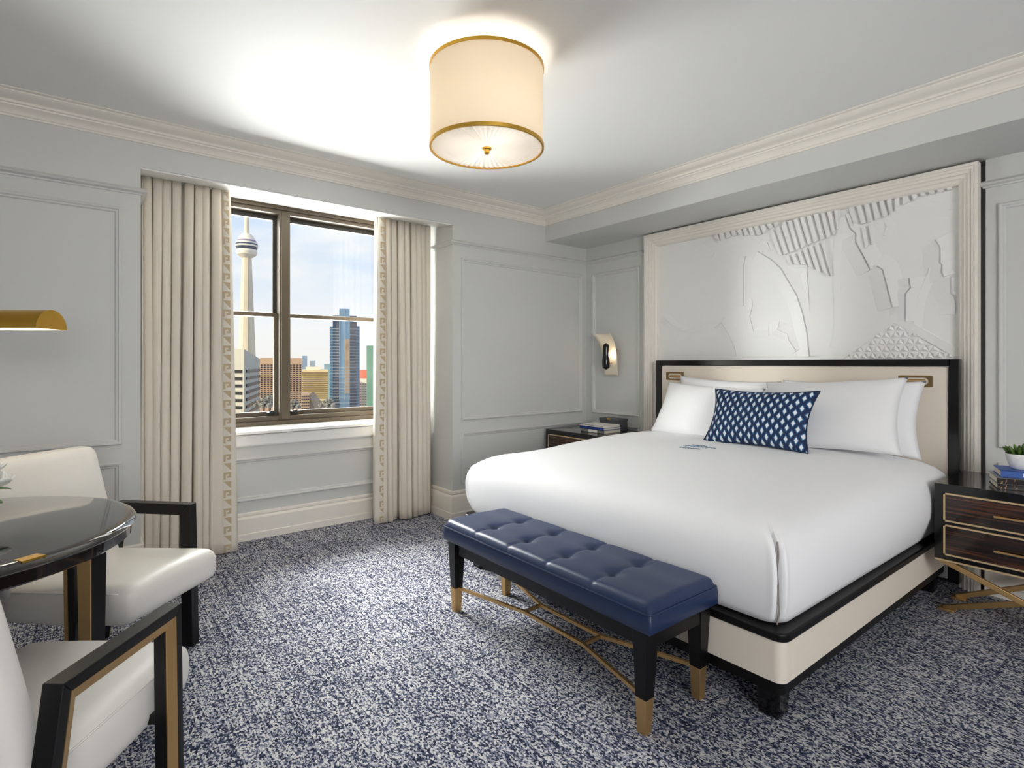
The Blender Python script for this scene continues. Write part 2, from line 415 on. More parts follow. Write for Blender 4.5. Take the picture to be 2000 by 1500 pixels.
# ------------------------------------------------------------------ curtains
def linen_mat():
    m = mat('curtain_linen', '#e4dbcd', .85, sheen=.2, bump=(700, .2, .001)); return m
M_curt = linen_mat()
def curtain(name, label, xa, xb, yc, folds, seed, flip):
    """pleated cloth from xa to xb; the flat ribbon hangs on the leading edge (flip=+1: at xb)"""
    rnd = random.Random(seed); t0 = thing(name, label, 'curtain', ((xa+xb)/2, yc, .008))
    ZT = 2.50; nC = folds*18; nR = 30
    phs = [rnd.uniform(-1.5, 1.5) for _ in range(folds+3)]; amps = [rnd.uniform(.55, 1.35) for _ in range(folds+3)]
    drift = [rnd.uniform(-1, 1) for _ in range(folds+3)]
    def lerp(L, x): i = int(x); f = x-i; f = f*f*(3-2*f); return L[i]*(1-f)+L[i+1]*f
    bm = NB(); grid = []
    for r in range(nR+1):
        h = r/nR; z = .010+(ZT-.010)*h; row = []
        for c in range(nC+1):
            t = c/nC; k = t*folds
            ph = 2*math.pi*k+lerp(phs, k)+(1-h)**.8*2.2*lerp(drift, k)
            A = (.040+.030*(1-h)**.7)*lerp(amps, k)
            sn = math.sin(ph); sn = math.copysign(abs(sn)**.75, sn)
            x = xa+(xb-xa)*t-.26*((xb-xa)/folds)*math.sin(2*ph)
            x += .012*(1-h)*math.sin(5*t+seed)
            y = yc+A*sn+.010*math.sin(2.3*ph+h*2+seed)*(1-h)
            if r == nR: z = 2.452+(y-3.93)*.1448-.001
            row.append(bm.verts.new((x, y, z)))
        grid.append(row)
    for r in range(nR):
        for c in range(nC): bm.faces.new((grid[r][c], grid[r][c+1], grid[r+1][c+1], grid[r+1][c]))
    o = obj('drape', bm, M_curt, t0, ang=180)
    sd = o.modifiers.new('thickness', 'SOLIDIFY'); sd.thickness = .004
    # ribbon
    if flip > 0: e0t, e1t, e0b, e1b = xb-.035, xb+.012, xb-.05, xb+.062
    else: e0t, e1t, e0b, e1b = xa-.012, xa+.05, xa-.045, xa+.06
    yr = yc-.062
    def edge(h):
        g = (1-h)**.8
        return e0t+(e0b-e0t)*g, e1t+(e1b-e1t)*g
    bm = NB(); rows = []
    for r in range(41):
        h = r/40; z = .010+(2.483-.010)*h; a, b = edge(h)
        rows.append([bm.verts.new((a+(b-a)*s, yr+.012*math.sin(math.pi*s)*-1+.02*(s if flip < 0 else 1-s)*0, z)) for s in (0, .2, .4, .6, .8, 1)])
    for r in range(40):
        for c in range(5): bm.faces.new((rows[r][c], rows[r][c+1], rows[r+1][c+1], rows[r+1][c]))
    rb = obj('ribbon', bm, M_ribbon, t0, ang=180)
    s2 = rb.modifiers.new('thickness', 'SOLIDIFY'); s2.thickness = .003; s2.offset = 0
    # woven key motifs: a hooked square and a corner triangle in turn
    sq = NB()
    for (x0, x1, z0, z1) in ((-.5, -.22, -.5, .5), (-.22, .5, .22, .5), (.22, .5, -.25, .22), (-.02, .22, -.25, -.02)):
        box(sq, x0, x1, -.001, .001, z0, z1)
    tri = NB(); prism(tri, [(-.5, .5), (.5, .5), (.5, -.5)], lambda a, b: (a, -.001, b), lambda a, b: (a, .001, b))
    srcs = []
    for q in (sq, tri):
        me = bpy.data.meshes.new('key_motif'); q.to_mesh(me); q.free(); me.materials.append(M_key); srcs.append(me)
    n = 40
    for k in range(n):
        h = (k+.5)/n; z = .010+(2.475-.010)*h; a, b = edge(h); wd = (b-a)
        cxm = a+wd*(.40 if flip > 0 else .62); sz = min(.046, wd*.62)
        o = bpy.data.objects.new('key_motif', srcs[k % 2]); link(o); o.parent = rb
        off = t0.location
        o.location = (cxm-off.x, yr-.0125-off.y-.0012, z-off.z); o.scale = (sz, 1, .050)
    return t0
curtain('curtain', 'beige pleated linen curtain hanging beside the white armchair, left of the window', .318, .822, 4.235, 9, 3, 1)
curtain('curtain', 'narrow beige pleated curtain right of the window, beside the bed', 1.93, 2.425, 4.235, 9, 11, -1)

# ------------------------------------------------------------------ wall relief, its frame
fr_t = thing('relief_panel', 'white carved plaster relief of skyline shapes, framed above the headboard', 'wall art', (4.03, 1.98, 0))
fy0, fy1, fz = .815, 3.145, 2.440
fprof = [(0, .067), (0, .0), (.016, .0), (.018, .006), (.032, .008), (.034, .016), (.050, .018), (.054, .030), (.070, .032), (.075, .045), (.092, .050), (.100, .062), (.100, .105)]
bm = NB(); rings = []
for (yy, zz, sy, sz) in ((fy0, 0, 1, 0), (fy0, fz, 1, -1), (fy1, fz, -1, -1), (fy1, 0, -1, 0)):
    rings.append([bm.verts.new((3.985+n*.9, yy+sy*o, zz+sz*o)) for o, n in fprof])
for A, C in zip(rings, rings[1:]):
    for k in range(len(fprof)-1): bm.faces.new((A[k], A[k+1], C[k+1], C[k]))
obj('frame', bm, M_trim, fr_t, ang=20)
XA = 4.075
pan = obj('panel', B(XA, XA+.03, fy0+.098, fy1-.098, .02, fz-.098), M_relief, fr_t, sm=False)
def C6(x, y): return onX(1250+.34*x, 300+.34*y, XA)
def ridge(bm, pts, wd, ht, dark=True):
    """wedge: steep flank away from the window (dark) or towards it (light)"""
    pts = [C6(*p) for p in pts]; n = len(pts); rings = []
    s = -1 if dark else 1
    for i, p in enumerate(pts):
        d = (pts[min(i+1, n-1)]-pts[max(i-1, 0)]); d.x = 0; d.normalize()
        nn = Vector((0, d.z, -d.y))
        if nn.y*s < 0: nn = -nn                       # towards the steep flank
        rings.append([bm.verts.new(p+Vector((.001, 0, 0))+nn*.0005), bm.verts.new(p+Vector((-ht, 0, 0))), bm.verts.new(p+Vector((.001, 0, 0))-nn*wd)])
    for A, C in zip(rings, rings[1:]):
        for k in range(3): bm.faces.new((A[k], A[(k+1) % 3], C[(k+1) % 3], C[k]))
    bm.faces.new(rings[0]); bm.faces.new(rings[-1])
    return bm
def groove(bm, pts, gap, wd, ht):
    """two wide low banks whose steep edges face each other across a narrow slot"""
    pts = [C6(*p) for p in pts]; n = len(pts)
    for s in (-1, 1):
        rings = []
        for i, p in enumerate(pts):
            d = (pts[min(i+1, n-1)]-pts[max(i-1, 0)]); d.x = 0; d.normalize(); nn = Vector((0, d.z, -d.y))*s
            rings.append([bm.verts.new(p+Vector((.001, 0, 0))+nn*gap/2), bm.verts.new(p+Vector((-ht, 0, 0))+nn*gap/2), bm.verts.new(p+Vector((.001, 0, 0))+nn*(gap/2+wd))])
        for A, C in zip(rings, rings[1:]):
            for k in range(3): bm.faces.new((A[k], A[(k+1) % 3], C[(k+1) % 3], C[k]))
        bm.faces.new(rings[0]); bm.faces.new(rings[-1])
    return bm
slats = [[(425, 460), (433, 490)], [(455, 455), (470, 500)], [(490, 450), (503, 490)], [(525, 445), (537, 478)], [(558, 435), (572, 472)], [(590, 428), (607, 475)],
 [(620, 420), (640, 470)], [(655, 415), (677, 472)], [(690, 410), (712, 465)], [(725, 400), (745, 435)], [(765, 395), (778, 425)], [(805, 385), (816, 410)],
 [(712, 470), (724, 492)], [(683, 485), (692, 497)], [(748, 455), (800, 588)], [(780, 440), (832, 585)], [(815, 418), (865, 572)], [(848, 390), (900, 560)], [(885, 385), (930, 545)],
 [(920, 370), (968, 530)], [(957, 355), (1000, 515)], [(995, 345), (1040, 500)], [(1035, 335), (1075, 490)], [(1072, 330), (1110, 470)],
 [(1115, 322), (1140, 400), (1133, 438)], [(1158, 315), (1165, 340), (1155, 362)],
 [(838, 600), (848, 625)], [(870, 585), (890, 637)], [(905, 575), (930, 640)], [(938, 560), (967, 640)], [(970, 545), (1012, 665)], [(1005, 530), (1055, 685)],
 [(1042, 515), (1098, 705)], [(1082, 500), (1097, 540), (1088, 580)],
 [(1195, 305), (1230, 415)], [(1240, 295), (1270, 410)], [(1285, 288), (1312, 400)], [(1328, 278), (1352, 385)], [(1370, 268), (1395, 370)], [(1412, 260), (1438, 355)],
 [(1460, 250), (1475, 320), (1465, 333)], [(1505, 242), (1518, 285), (1508, 298)], [(1552, 232), (1568, 275)], [(1600, 222), (1612, 250)], [(1648, 212), (1660, 240)],
 [(1700, 200), (1710, 230)], [(1752, 190), (1762, 218)], [(1803, 180), (1812, 205)],
 [(1272, 430), (1295, 550)], [(1312, 420), (1330, 525)], [(1352, 402), (1372, 470), (1362, 495)]]
def bar_between(l0, l1, gap, th):
    """one raised slat filling the strip between two neighbouring joint lines"""
    p0 = [C6(*p) for p in l0]; p1 = [C6(*p) for p in l1]
    a0, b0, a1, b1 = p0[0], p0[-1], p1[0], p1[-1]
    h0 = Vector((0, 1, 0))
    def sh(p, s): return Vector((XA+.001, p.y+s*gap/2, p.z))
    q = [sh(a0, -1), sh(b0, -1), sh(b1, 1), sh(a1, 1)]
    up = Vector((-th, 0, 0))
    bm = NB()
    n = 4; ins = .0015
    c_ = sum(q, Vector())/4
    top = [x+up+(c_-x).normalized()*ins for x in q]
    add(bm, q+top, [(3, 2, 1, 0), (4, 5, 6, 7)]+[(i, (i+1) % 4, 4+(i+1) % 4, 4+i) for i in range(4)])
    return bm
for g0, g1 in ((0, 11), (14, 25), (26, 33), (34, 47), (48, 50)):
    for k in range(g0, g1):
        obj('slat', bar_between(slats[k], slats[k+1], .018, .028), M_relief, pan, sm=False)
lines_d = [[(1183, 355), (1212, 432), (1245, 460), (1243, 510), (1278, 575), (1327, 668)], [(1350, 640), (1397, 668), (1453, 885)],
 [(1550, 715), (1550, 745), (1558, 770), (1528, 805), (1527, 965)], [(1698, 500), (1725, 540), (1725, 628), (1738, 640), (1733, 680), (1748, 710)],
 [(1785, 712), (1785, 800), (1812, 825), (1820, 860), (1820, 920)],
 [(680, 560), (760, 610), (810, 655), (860, 740), (905, 815), (940, 920), (965, 1040), (977, 1165)], [(962, 655), (970, 760), (978, 920), (987, 1060), (985, 1090)],
 [(735, 510), (760, 570), (800, 615), (850, 645), (905, 657), (962, 656)], [(608, 590), (597, 650), (597, 875)], [(645, 830), (650, 870), (633, 935), (655, 1022), (740, 1015)],
 [(805, 965), (793, 1010), (850, 1035), (858, 1070), (900, 1135)], [(135, 940), (200, 1000), (275, 1033), (430, 1000), (470, 970), (520, 1055), (545, 1110), (555, 1165)],
 [(250, 545), (305, 570)], [(375, 490), (460, 520)], [(510, 550), (575, 590)], [(480, 492), (560, 490), (660, 492), (690, 510)], [(350, 545), (375, 560), (430, 572), (410, 610)],
 [(1530, 300), (1850, 330)]]
hts = [.014, .013, .013, .011, .008, .010, .0065, .0055, .006, .0055, .006, .004, .0018, .0018, .0018, .0018, .0018, .0018]
for s, h_ in zip(lines_d, hts): obj('outline', groove(NB(), s, .0105 if h_ > .0075 else .0055, .09 if h_ > .0075 else .06, h_*1.25), M_relief, pan, sm=False)
lines_l = [[(1170, 370), (1120, 480), (1110, 760), (1118, 830), (1115, 1055), (1090, 1110)], [(1503, 725), (1478, 770), (1480, 880), (1460, 888)],
 [(1700, 505), (1680, 560), (1678, 630), (1610, 790), (1585, 880), (1575, 995)], [(1400, 385), (1420, 415), (1400, 470)]]
for s in lines_l: obj('outline', ridge(NB(), s, .05, .007, False), M_relief, pan, sm=False)
# faceted triangle low on the right: band and small three-sided pyramids
A3 = C6(1465, 945); L3_ = C6(1130, 1180); R3_ = C6(1850, 1160)
zc_ = L3_.z-.02
def _n(p, q):
    d = (q-p).normalized(); n_ = Vector((0, -d.z, d.y)); return n_ if n_.z > 0 else -n_
n1, n2 = _n(A3, L3_), _n(A3, R3_); mm_ = (n1+n2).normalized(); kk_ = .025/mm_.dot(n1)
ch = [A3+mm_*kk_, L3_+n1*.025, L3_-n1*.025, A3-mm_*kk_, R3_-n2*.025, R3_+n2*.025]
bm = NB()
for q6 in ((0, 1, 2, 3), (0, 3, 4, 5)):
    base_ = [Vector((XA+.001, ch[i].y, ch[i].z)) for i in q6]
    hexa(bm, base_, [v-Vector((.009, 0, 0)) for v in base_])
obj('gable_band', bm, M_relief, pan, sm=False)
s3 = .051; h3 = s3*math.sqrt(3)/2
def pyr(upw):
    b = NB(); k = 1 if upw else -1
    add(b, [(0, -s3/2*.96, -k*h3/3*.96), (0, s3/2*.96, -k*h3/3*.96), (0, 0, k*2*h3/3*.96), (-.017, 0, 0)], [(0, 1, 3), (1, 2, 3), (2, 0, 3), (0, 2, 1)])
    me = bpy.data.meshes.new('pyramid'); bmesh.ops.recalc_face_normals(b, faces=b.faces); b.to_mesh(me); b.free(); me.materials.append(M_relief); return me
pm = (pyr(False), pyr(True))
def inside(p):
    if p.z > A3.z-.04: return False
    if p.y > A3.y: f = (p.y-A3.y)/(L3_.y-A3.y); return p.z < A3.z+(L3_.z-A3.z)*f-.034
    f = (p.y-A3.y)/(R3_.y-A3.y); return p.z < A3.z+(R3_.z-A3.z)*f-.034
po = fr_t.location
for r in range(9):
    zr = 1.285+r*h3
    for c in range(-20, 21):
        y0 = A3.y+c*s3/2; upw = (c+r) % 2 == 0
        zt = zr+(h3/3 if upw else 2*h3/3)
        p = Vector((XA+.001, y0, zt))
        if inside(p) and fy0+.13 < y0 < fy1-.13:
            o = bpy.data.objects.new('pyramid', pm[1 if upw else 0]); link(o); o.parent = pan; o.location = p-po
for r in range(3):        # a faint corner of the same facets at the lower left
    for c in range(9-2*r):
        o = bpy.data.objects.new('pyramid', pm[(c+r) % 2]); link(o); o.parent = pan
        o.location = Vector((XA+.008, 3.02-.035-c*s3/2-.0*r, 1.33+r*h3))-po; o.scale = (.6, .8, .8)

# ------------------------------------------------------------------ bed
bx0, by0, by1 = 1.96, .935, 2.985
bed = thing('bed', 'king bed with beige upholstered base and headboard edged in black lacquer', 'bed', (2.95, 1.95, 0))
bm = NB()
def rrect(x0, x1, y0, y1, r, n=6):
    P = []
    for cx_, cy_, a0 in ((x1-r, y1-r, 0), (x0+r, y1-r, 90), (x0+r, y0+r, 180), (x1-r, y0+r, 270)):
        for k in range(n+1):
            a = math.radians(a0+90*k/n); P.append((cx_+r*math.cos(a), cy_+r*math.sin(a)))
    return P
prism(bm, rrect(bx0+.004, 3.93, by0+.004, by1-.004, .035), lambda a, b: (a, b, .158), lambda a, b: (a, b, .308))
bb = obj('base', bm, M_uphol, bed)
for yy, s in ((by0+.003, -1), (by1-.003, 1)):
    obj('seam', tube(NB(), [(bx0+.075, yy, .16), (bx0+.075, yy, .306)], .0022, 6), M_uphol, bb)
bm = NB(); prism(bm, rrect(bx0-.006, 3.93, by0-.006, by1+.006, .045), lambda a, b: (a, b, .308), lambda a, b: (a, b, .340))
o = obj('platform_rim', bm, M_blackm, bed); bv = o.modifiers.new('b', 'BEVEL'); bv.width = .006; bv.segments = 2; bv.limit_method = 'ANGLE'
bm = NB(); prism(bm, rrect(bx0+.014, 3.92, by0+.014, by1-.014, .03), lambda a, b: (a, b, .112), lambda a, b: (a, b, .158))
obj('plinth', bm, M_blackm, bed)
for lx in (bx0+.04, 3.80):
    for ly in (by0+.035, by1-.125):
        bm = NB(); hexa(bm, [(lx+.006, ly+.006, 0), (lx+.084, ly+.006, 0), (lx+.084, ly+.084, 0), (lx+.006, ly+.084, 0)], [(lx, ly, .136), (lx+.09, ly, .136), (lx+.09, ly+.09, .136), (lx, ly+.09, .136)], .008)
        obj('leg', bm, M_black, bed)
hb0, hb1, hz = .886, 2.968, 1.326
bm = NB()
box(bm, 3.925, 3.982, hb0, hb0+.052, .05, hz, .004); box(bm, 3.925, 3.982, hb1-.052, hb1, .05, hz, .004); box(bm, 3.925, 3.982, hb0+.04, hb1-.04, hz-.042, hz, .004)
hb = obj('headboard', bm, M_black, bed)
obj('headboard_cushion', rbox(NB(), (3.955, (hb0+hb1)/2, (.2+hz-.042)/2), (.024, (hb1-hb0)/2-.05, (hz-.042-.2)/2), .014, 10), M_uphol, hb)
for yc in (1.096, 2.778):
    bm = NB(); zc2 = 1.195
    # plate with a slot-shaped recess
    ow, oh, iw, ih = .086, .034, .066, .021
    outer = [(ow, -oh), (ow, oh), (-ow, oh), (-ow, -oh)]
    slot = []
    for k in range(9): a = math.radians(-90+180*k/8); slot.append((iw-ih+ih*math.cos(a), ih*math.sin(a)))
    for k in range(9): a = math.radians(90+180*k/8); slot.append((-iw+ih+ih*math.cos(a), ih*math.sin(a)))
    def sqr(a, b):
        k = max(abs(a)/ow, abs(b)/oh); return (a/k, b/k)
    n = len(slot); V = [(3.927, yc+a, zc2+b) for a, b in slot]+[(3.927, yc+sqr(a, b)[0], zc2+sqr(a, b)[1]) for a, b in slot]+[(3.945, yc+a, zc2+b) for a, b in slot]
    add(bm, V, [(i, (i+1) % n, n+(i+1) % n, n+i) for i in range(n)]+[(i, (i+1) % n, 2*n+(i+1) % n, 2*n+i) for i in range(n)]+[tuple(range(2*n, 3*n))])
    rl = obj('reading_light', bm, mat('aged_brass', '#8d7550', .4, .8, bump=(200, .04)), hb, ang=20)
    rl['label'] = 'recessed brass reading light'
    bm = NB(); tube(bm, [(3.929, yc-.050, zc2), (3.929, yc-.046, zc2), (3.929, yc+.044, zc2), (3.929, yc+.048, zc2)], [.008, .0115, .0115, .008], 20)
    obj('lamp_tube', bm, M_gold, hb, ang=60)
    obj('lamp_recess', B(3.9435, 3.9448, yc-.064, yc+.064, zc2-.019, zc2+.019), M_rubber, hb)

# duvet
def duvet():
    x0, x1, y0, y1 = 1.985, 3.90, .960, 2.960
    prof = [(.035, .343), (.008, .350), (-.002, .375), (-.014, .43), (-.022, .49), (-.024, .55), (-.016, .60), (.002, .642), (.028, .672), (.062, .694), (.105, .709), (.16, .720), (.24, .728), (.36, .735), (.5, .740), (.66, .744), (.82, .746), (.93, .747), (.975, .747)]
    NS = 34; NC_ = 36
    bm = NB(); rings = []
    for d, z in prof:
        X0, X1, Y0, Y1 = x0+d, x1-min(d, .12) if d > 0 else x1, y0+d, y1-d
        hx = min((X1-X0)/2, (Y1-Y0)/2)
        r = min(.075+.35*max(d, 0), hx*.98)
        ring = []
        crn = [((X0+r, Y0+r), 180), ((X1-r, Y0+r), 270), ((X1-r, Y1-r), 0), ((X0+r, Y1-r), 90)]
        for ci in range(4):
            (cx_, cy_), a0 = crn[ci]
            for k in range(NC_+1):
                a = math.radians(a0+90*k/NC_)
                ring.append([cx_+r*math.cos(a), cy_+r*math.sin(a), z, ci, k])
            (nx, ny), na = crn[(ci+1) % 4]
            e0 = Vector((cx_+r*math.cos(math.radians(a0+90)), cy_+r*math.sin(math.radians(a0+90))))
            e1 = Vector((nx+r*math.cos(math.radians(na)), ny+r*math.sin(math.radians(na))))
            for k in range(1, NS):
                q = e0.lerp(e1, k/NS); ring.append([q.x, q.y, z, -1, k])
        R = []
        for (x, y, zz, ci, k) in ring:
            up = max(0, min(1, (zz-.42)/.26)); hd = max(0, min(1, (x-2.3)/1.1)); hd = hd*hd*(3-2*hd)
            zz += up*.042*hd
            side = max(0, 1-max(d, 0)/.1)*max(0, min(1, (zz-.35)/.15))
            if y < 1.3: y -= .036*hd*side
            if y > 2.6: y += .03*hd*side
            nz = mnoise.noise(Vector((x*2.3, y*2.3, zz*2.0+4)))
            amp = .010*max(0, min(1, (zz-.36)/.1))
            zz += amp*nz*.8 if d > .05 else 0
            if d <= .05:
                if y < 1.2: y += amp*nz
                elif x < 2.2: x += amp*nz
            if ci == 0 or (ci == 3):
                g = abs(k-NC_/2)
                if .36 < zz < .668:
                    f = min(1, (zz-.36)/.05)*min(1, (.672-zz)/.03)
                    dep = .11*math.exp(-(g/1.0)**2)*f - .016*math.exp(-((g-7)/4.5)**2)*f
                    sx = 1; sy = 1 if ci == 0 else -1
                    x += dep*.707*sx; y += dep*.707*sy
            R.append(bm.verts.new((x, y, zz)))
        rings.append(R)
    for A, C in zip(rings, rings[1:]):
        n = len(A)
        for k in range(n): bm.faces.new((A[k], A[(k+1) % n], C[(k+1) % n], C[k]))
    bm.faces.new(rings[-1]); bm.faces.new(rings[0])
    return bm
dv = obj('duvet', duvet(), M_linen, ang=180)
tag(dv, 'smooth white duvet tucked over the mattress of the king bed', 'duvet')
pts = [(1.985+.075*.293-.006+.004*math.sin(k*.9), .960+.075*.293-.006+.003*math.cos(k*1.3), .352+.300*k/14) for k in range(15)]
obj('corner_seam_shade', tube(NB(), pts, .0034, 8), mat('seam_shadow_cotton', '#8f8279', .8, bump=(300, .1)), dv, world=False)  # seam tube whose dark brown puts the crease's shade into its colour
# stitched script near the cushion: looping strokes
M_thread = mat('blue_grey_thread', '#8b9db4', .8, bump=(300, .1))
bm = NB(); rnd = random.Random(5)
def ztop(x, y):
    hd = max(0, min(1, (x-2.3)/1.1)); hd = hd*hd*(3-2*hd)
    return .7455+.042*hd+.008*mnoise.noise(Vector((x*2.3, y*2.3, .745*2+4)))+.004
for ln, (sx, ln_len, amp) in enumerate(((3.03, .20, .020), (2.965, .13, .014), (3.075, .10, .012))):
    pts = []
    y = 2.075-ln*.012
    for k in range(64):
        t = k/63; yy = y-ln_len*t; ph = k*.78+ln
        xx = sx+.35*(-ln_len*t)*-.55+amp*math.sin(ph)*(.6+.4*math.sin(k*.31)); yy += .006*math.cos(ph)
        pts.append((xx, yy, ztop(xx, yy)+.001))
    tube(bm, pts, .0021, 5)
obj('embroidery', bm, M_thread, dv, world=False)

# pillows
def pillow_bm(wd, ht, th, seed, c=.095, n=26, wr=.010):
    bm = NB(); S = []
    for side in (1, -1):
        g = []
        for j in range(n+1):
            row = []
            for i in range(n+1):
                u = -1+2*i/n; v = -1+2*j/n
                u = math.copysign(abs(u)**.85, u); v = math.copysign(abs(v)**.85, v)
                y = wd/2*u*(1-c*(1-v*v)); z = ht/2*v*(1-c*(1-u*u))
                tt = th/2*(max(0, 1-abs(u)**3.2)*max(0, 1-abs(v)**3.0))**.55
                if abs(u) < 1 and abs(v) < 1:
                    tt += wr*mnoise.noise(Vector((y*5+seed, z*5, side)))*min(1, tt/.03)
                    if abs(u) > .6 and abs(v) > .6: tt += wr*.6*mnoise.noise(Vector((y*16+seed, z*16, side)))*min(1, tt/.02)
                row.append(bm.verts.new((-side*max(tt, 0), y, z)))
            g.append(row)
        for j in range(n):
            for i in range(n): bm.faces.new((g[j][i], g[j][i+1], g[j+1][i+1], g[j+1][i]))
        S.append(g)
    bmesh.ops.remove_doubles(bm, verts=bm.verts, dist=1e-5)
    return bm
def pillow(label, loc, wd, ht, th, lean, roll, yaw, seed):
    o = obj('pillow', pillow_bm(wd, ht, th, seed), M_pillow, ang=180)
    o.location = loc; o.rotation_euler = (roll, lean, yaw)
    tag(o, label, 'pillow', 'white pillows on the bed'); return o
R_ = math.radians
pillow('white bed pillow standing at the back by the right nightstand', (3.815, 1.435, .970), .83, .46, .14, R_(14), R_(-1), R_(0), 1)
pillow('large white bed pillow leaning in front, right of the patterned cushion', (3.625, 1.470, .985), .82, .49, .17, R_(29), R_(-4), R_(1), 2)
pillow('white bed pillow mostly hidden behind the left front pillow', (3.815, 2.285, .966), .83, .46, .14, R_(14), R_(2), R_(0), 3)
pillow('large white bed pillow leaning in front, left of the patterned cushion', (3.620, 2.310, .950), .82, .44, .17, R_(29), R_(2), R_(-1), 4)

def cushion_mat():
    m = bpy.data.materials.new('diamond_weave'); m.use_nodes = True; t = m.node_tree; b = t.nodes['Principled BSDF']; L = t.links.new
    b.inputs['Roughness'].default_value = .85
    co = t.nodes.new('ShaderNodeTexCoord'); sp = t.nodes.new('ShaderNodeSeparateXYZ'); L(co.outputs['Object'], sp.inputs[0])
    def M(op, a, c=None, d=None):
        n = t.nodes.new('ShaderNodeMath'); n.operation = op
        for i, v in enumerate((a, c, d)):
            if v is None: continue
            if isinstance(v, (int, float)): n.inputs[i].default_value = v
            else: L(v, n.inputs[i])
        return n.outputs[0]
    py, pz = .056, .066
    y = M('DIVIDE', sp.outputs[1], py); z = M('DIVIDE', sp.outputs[2], pz)
    # diamond lattice: two interleaved grids
    def cell(oy, oz):
        a = M('ABSOLUTE', M('SUBTRACT', M('FRACT', M('ADD', y, oy)), .5)); c = M('ABSOLUTE', M('SUBTRACT', M('FRACT', M('ADD', z, oz)), .5))
        return M('ADD', M('MULTIPLY', a, 1.9), M('MULTIPLY', c, 1.25))
    d = M('MINIMUM', cell(0, 0), cell(.5, .5))
    r = t.nodes.new('ShaderNodeValToRGB'); L(d, r.inputs[0]); e = r.color_ramp
    e.interpolation = 'LINEAR'
    e.elements[0].position = .24; e.elements[0].color = srgb('#eef1f2')
    e.elements[1].position = .60; e.elements[1].color = srgb('#1c2c50')
    q = e.elements.new(.33); q.color = srgb('#d3e2ec')
    q = e.elements.new(.38); q.color = srgb('#3b76a8')
    q = e.elements.new(.50); q.color = srgb('#25507e')
    L(r.outputs[0], b.inputs['Base Color'])
    nz = t.nodes.new('ShaderNodeTexNoise'); nz.inputs['Scale'].default_value = 300; L(co.outputs['Object'], nz.inputs['Vector'])
    bp = t.nodes.new('ShaderNodeBump'); bp.inputs['Strength'].default_value = .25; bp.inputs['Distance'].default_value = .002
    L(nz.outputs[0], bp.inputs['Height']); L(bp.outputs[0], b.inputs['Normal'])
    return m
cu = thing('cushion', 'navy and white diamond-patterned lumbar cushion leaning on the white pillows', 'cushion', (3.375, 1.775, .955), 0)
cu.rotation_euler = (R_(-1.0), R_(24), R_(-2))
obj('cover', pillow_bm(.69, .385, .15, 9, c=.11), cushion_mat(), cu, world=False, ang=180)
pts = []
for k in range(120):
    s = k/30; i = int(s); f = (s-i)*2-1
    u, v = ((f, -1), (1, f), (-f, 1), (-1, -f))[i]
    pts.append((0, .345*u*(1-.11*(1-v*v)), .1925*v*(1-.11*(1-u*u))))
obj('piping', tube(NB(), pts, .0045, 8, closed=True), mat('navy_piping', '#1b2b4d', .8, bump=(300, .1)), cu, world=False)

# ------------------------------------------------------------------ bench
bn = thing('bench', 'navy leather tufted bench with black legs and brass feet, at the foot of the bed', 'bench', (1.745, 1.85, 0))
cols = [2.245, 1.985, 1.725, 1.465]; rows_ = [1.665, 1.825]
sx0, sx1, sy0, sy1 = 1.535, 1.945, 1.185, 2.525
def seatz(x, y):
    z = .474
    z += .008*(1-((x-1.74)/.205)**2)
    for c in cols:
        d = abs(y-c); z -= .0055*math.exp(-(d/.010)**2)+.0030*math.exp(-(d/.05)**2)*(1-.4*abs((x-1.74)/.2))
    for r in rows_:
        d = abs(x-r); z -= .0025*math.exp(-(d/.06)**2)
        for c in cols:
            dd = math.hypot(x-r, y-c); z -= .017*math.exp(-(dd/.032)**2)+.006*math.exp(-(dd/.012)**2)
    return z
bm = NB()
nx, ny = 46, 150
def sxf(i): return sx0+(sx1-sx0)*i/nx
def syf(j): return sy0+(sy1-sy0)*j/ny
def edge_round(x, y, z):
    r = .030
    dx = min(x-sx0, sx1-x); dy = min(y-sy0, sy1-y)
    ex = max(0, r-dx); ey = max(0, r-dy); q = min(r, math.hypot(ex, ey))
    return z-(r-math.sqrt(max(0, r*r-q*q)))
G = []
for i in range(nx+1):
    G.append([bm.verts.new((sxf(i), syf(j), edge_round(sxf(i), syf(j), seatz(sxf(i), syf(j))))) for j in range(ny+1)])
for i in range(nx):
    for j in range(ny): bm.faces.new((G[i][j], G[i+1][j], G[i+1][j+1], G[i][j+1]))
# sides
per = [G[i][0] for i in range(nx+1)]+[G[nx][j] for j in range(1, ny+1)]+[G[i][ny] for i in range(nx-1, -1, -1)]+[G[0][j] for j in range(ny-1, 0, -1)]
prevr = per
for zz, out_ in ((.405, .004), (.375, .003), (.366, -.006)):
    ring = []
    for v in per:
        x, y = v.co.x, v.co.y
        x += out_ if x > sx1-1e-4 else (-out_ if x < sx0+1e-4 else 0); y += out_ if y > sy1-1e-4 else (-out_ if y < sy0+1e-4 else 0)
        ring.append(bm.verts.new((x, y, zz)))
    n = len(per)
    for k in range(n): bm.faces.new((prevr[k], prevr[(k+1) % n], ring[(k+1) % n], ring[k]))
    prevr = ring
bm.faces.new(prevr)
st = obj('seat', bm, M_navy, bn, ang=180)
for c in cols:
    for r in rows_:
        bm = NB(); lathe(bm, [(0, .006), (.006, .0055), (.010, .003), (.011, 0), (.008, -.004)], (r, c, seatz(r, c)), 16)
        obj('button', bm, M_navy, st)
pts = [(x, y, .440) for x, y in rrect(sx0-.004, sx1+.004, sy0-.004, sy1+.004, .02)]
obj('piping', tube(NB(), pts, .003, 6, closed=True), M_navy, st)
bm = NB(); box(bm, 1.56, 1.92, 1.21, 2.50, .305, .367, .003)
obj('apron', bm, M_blackm, bn)
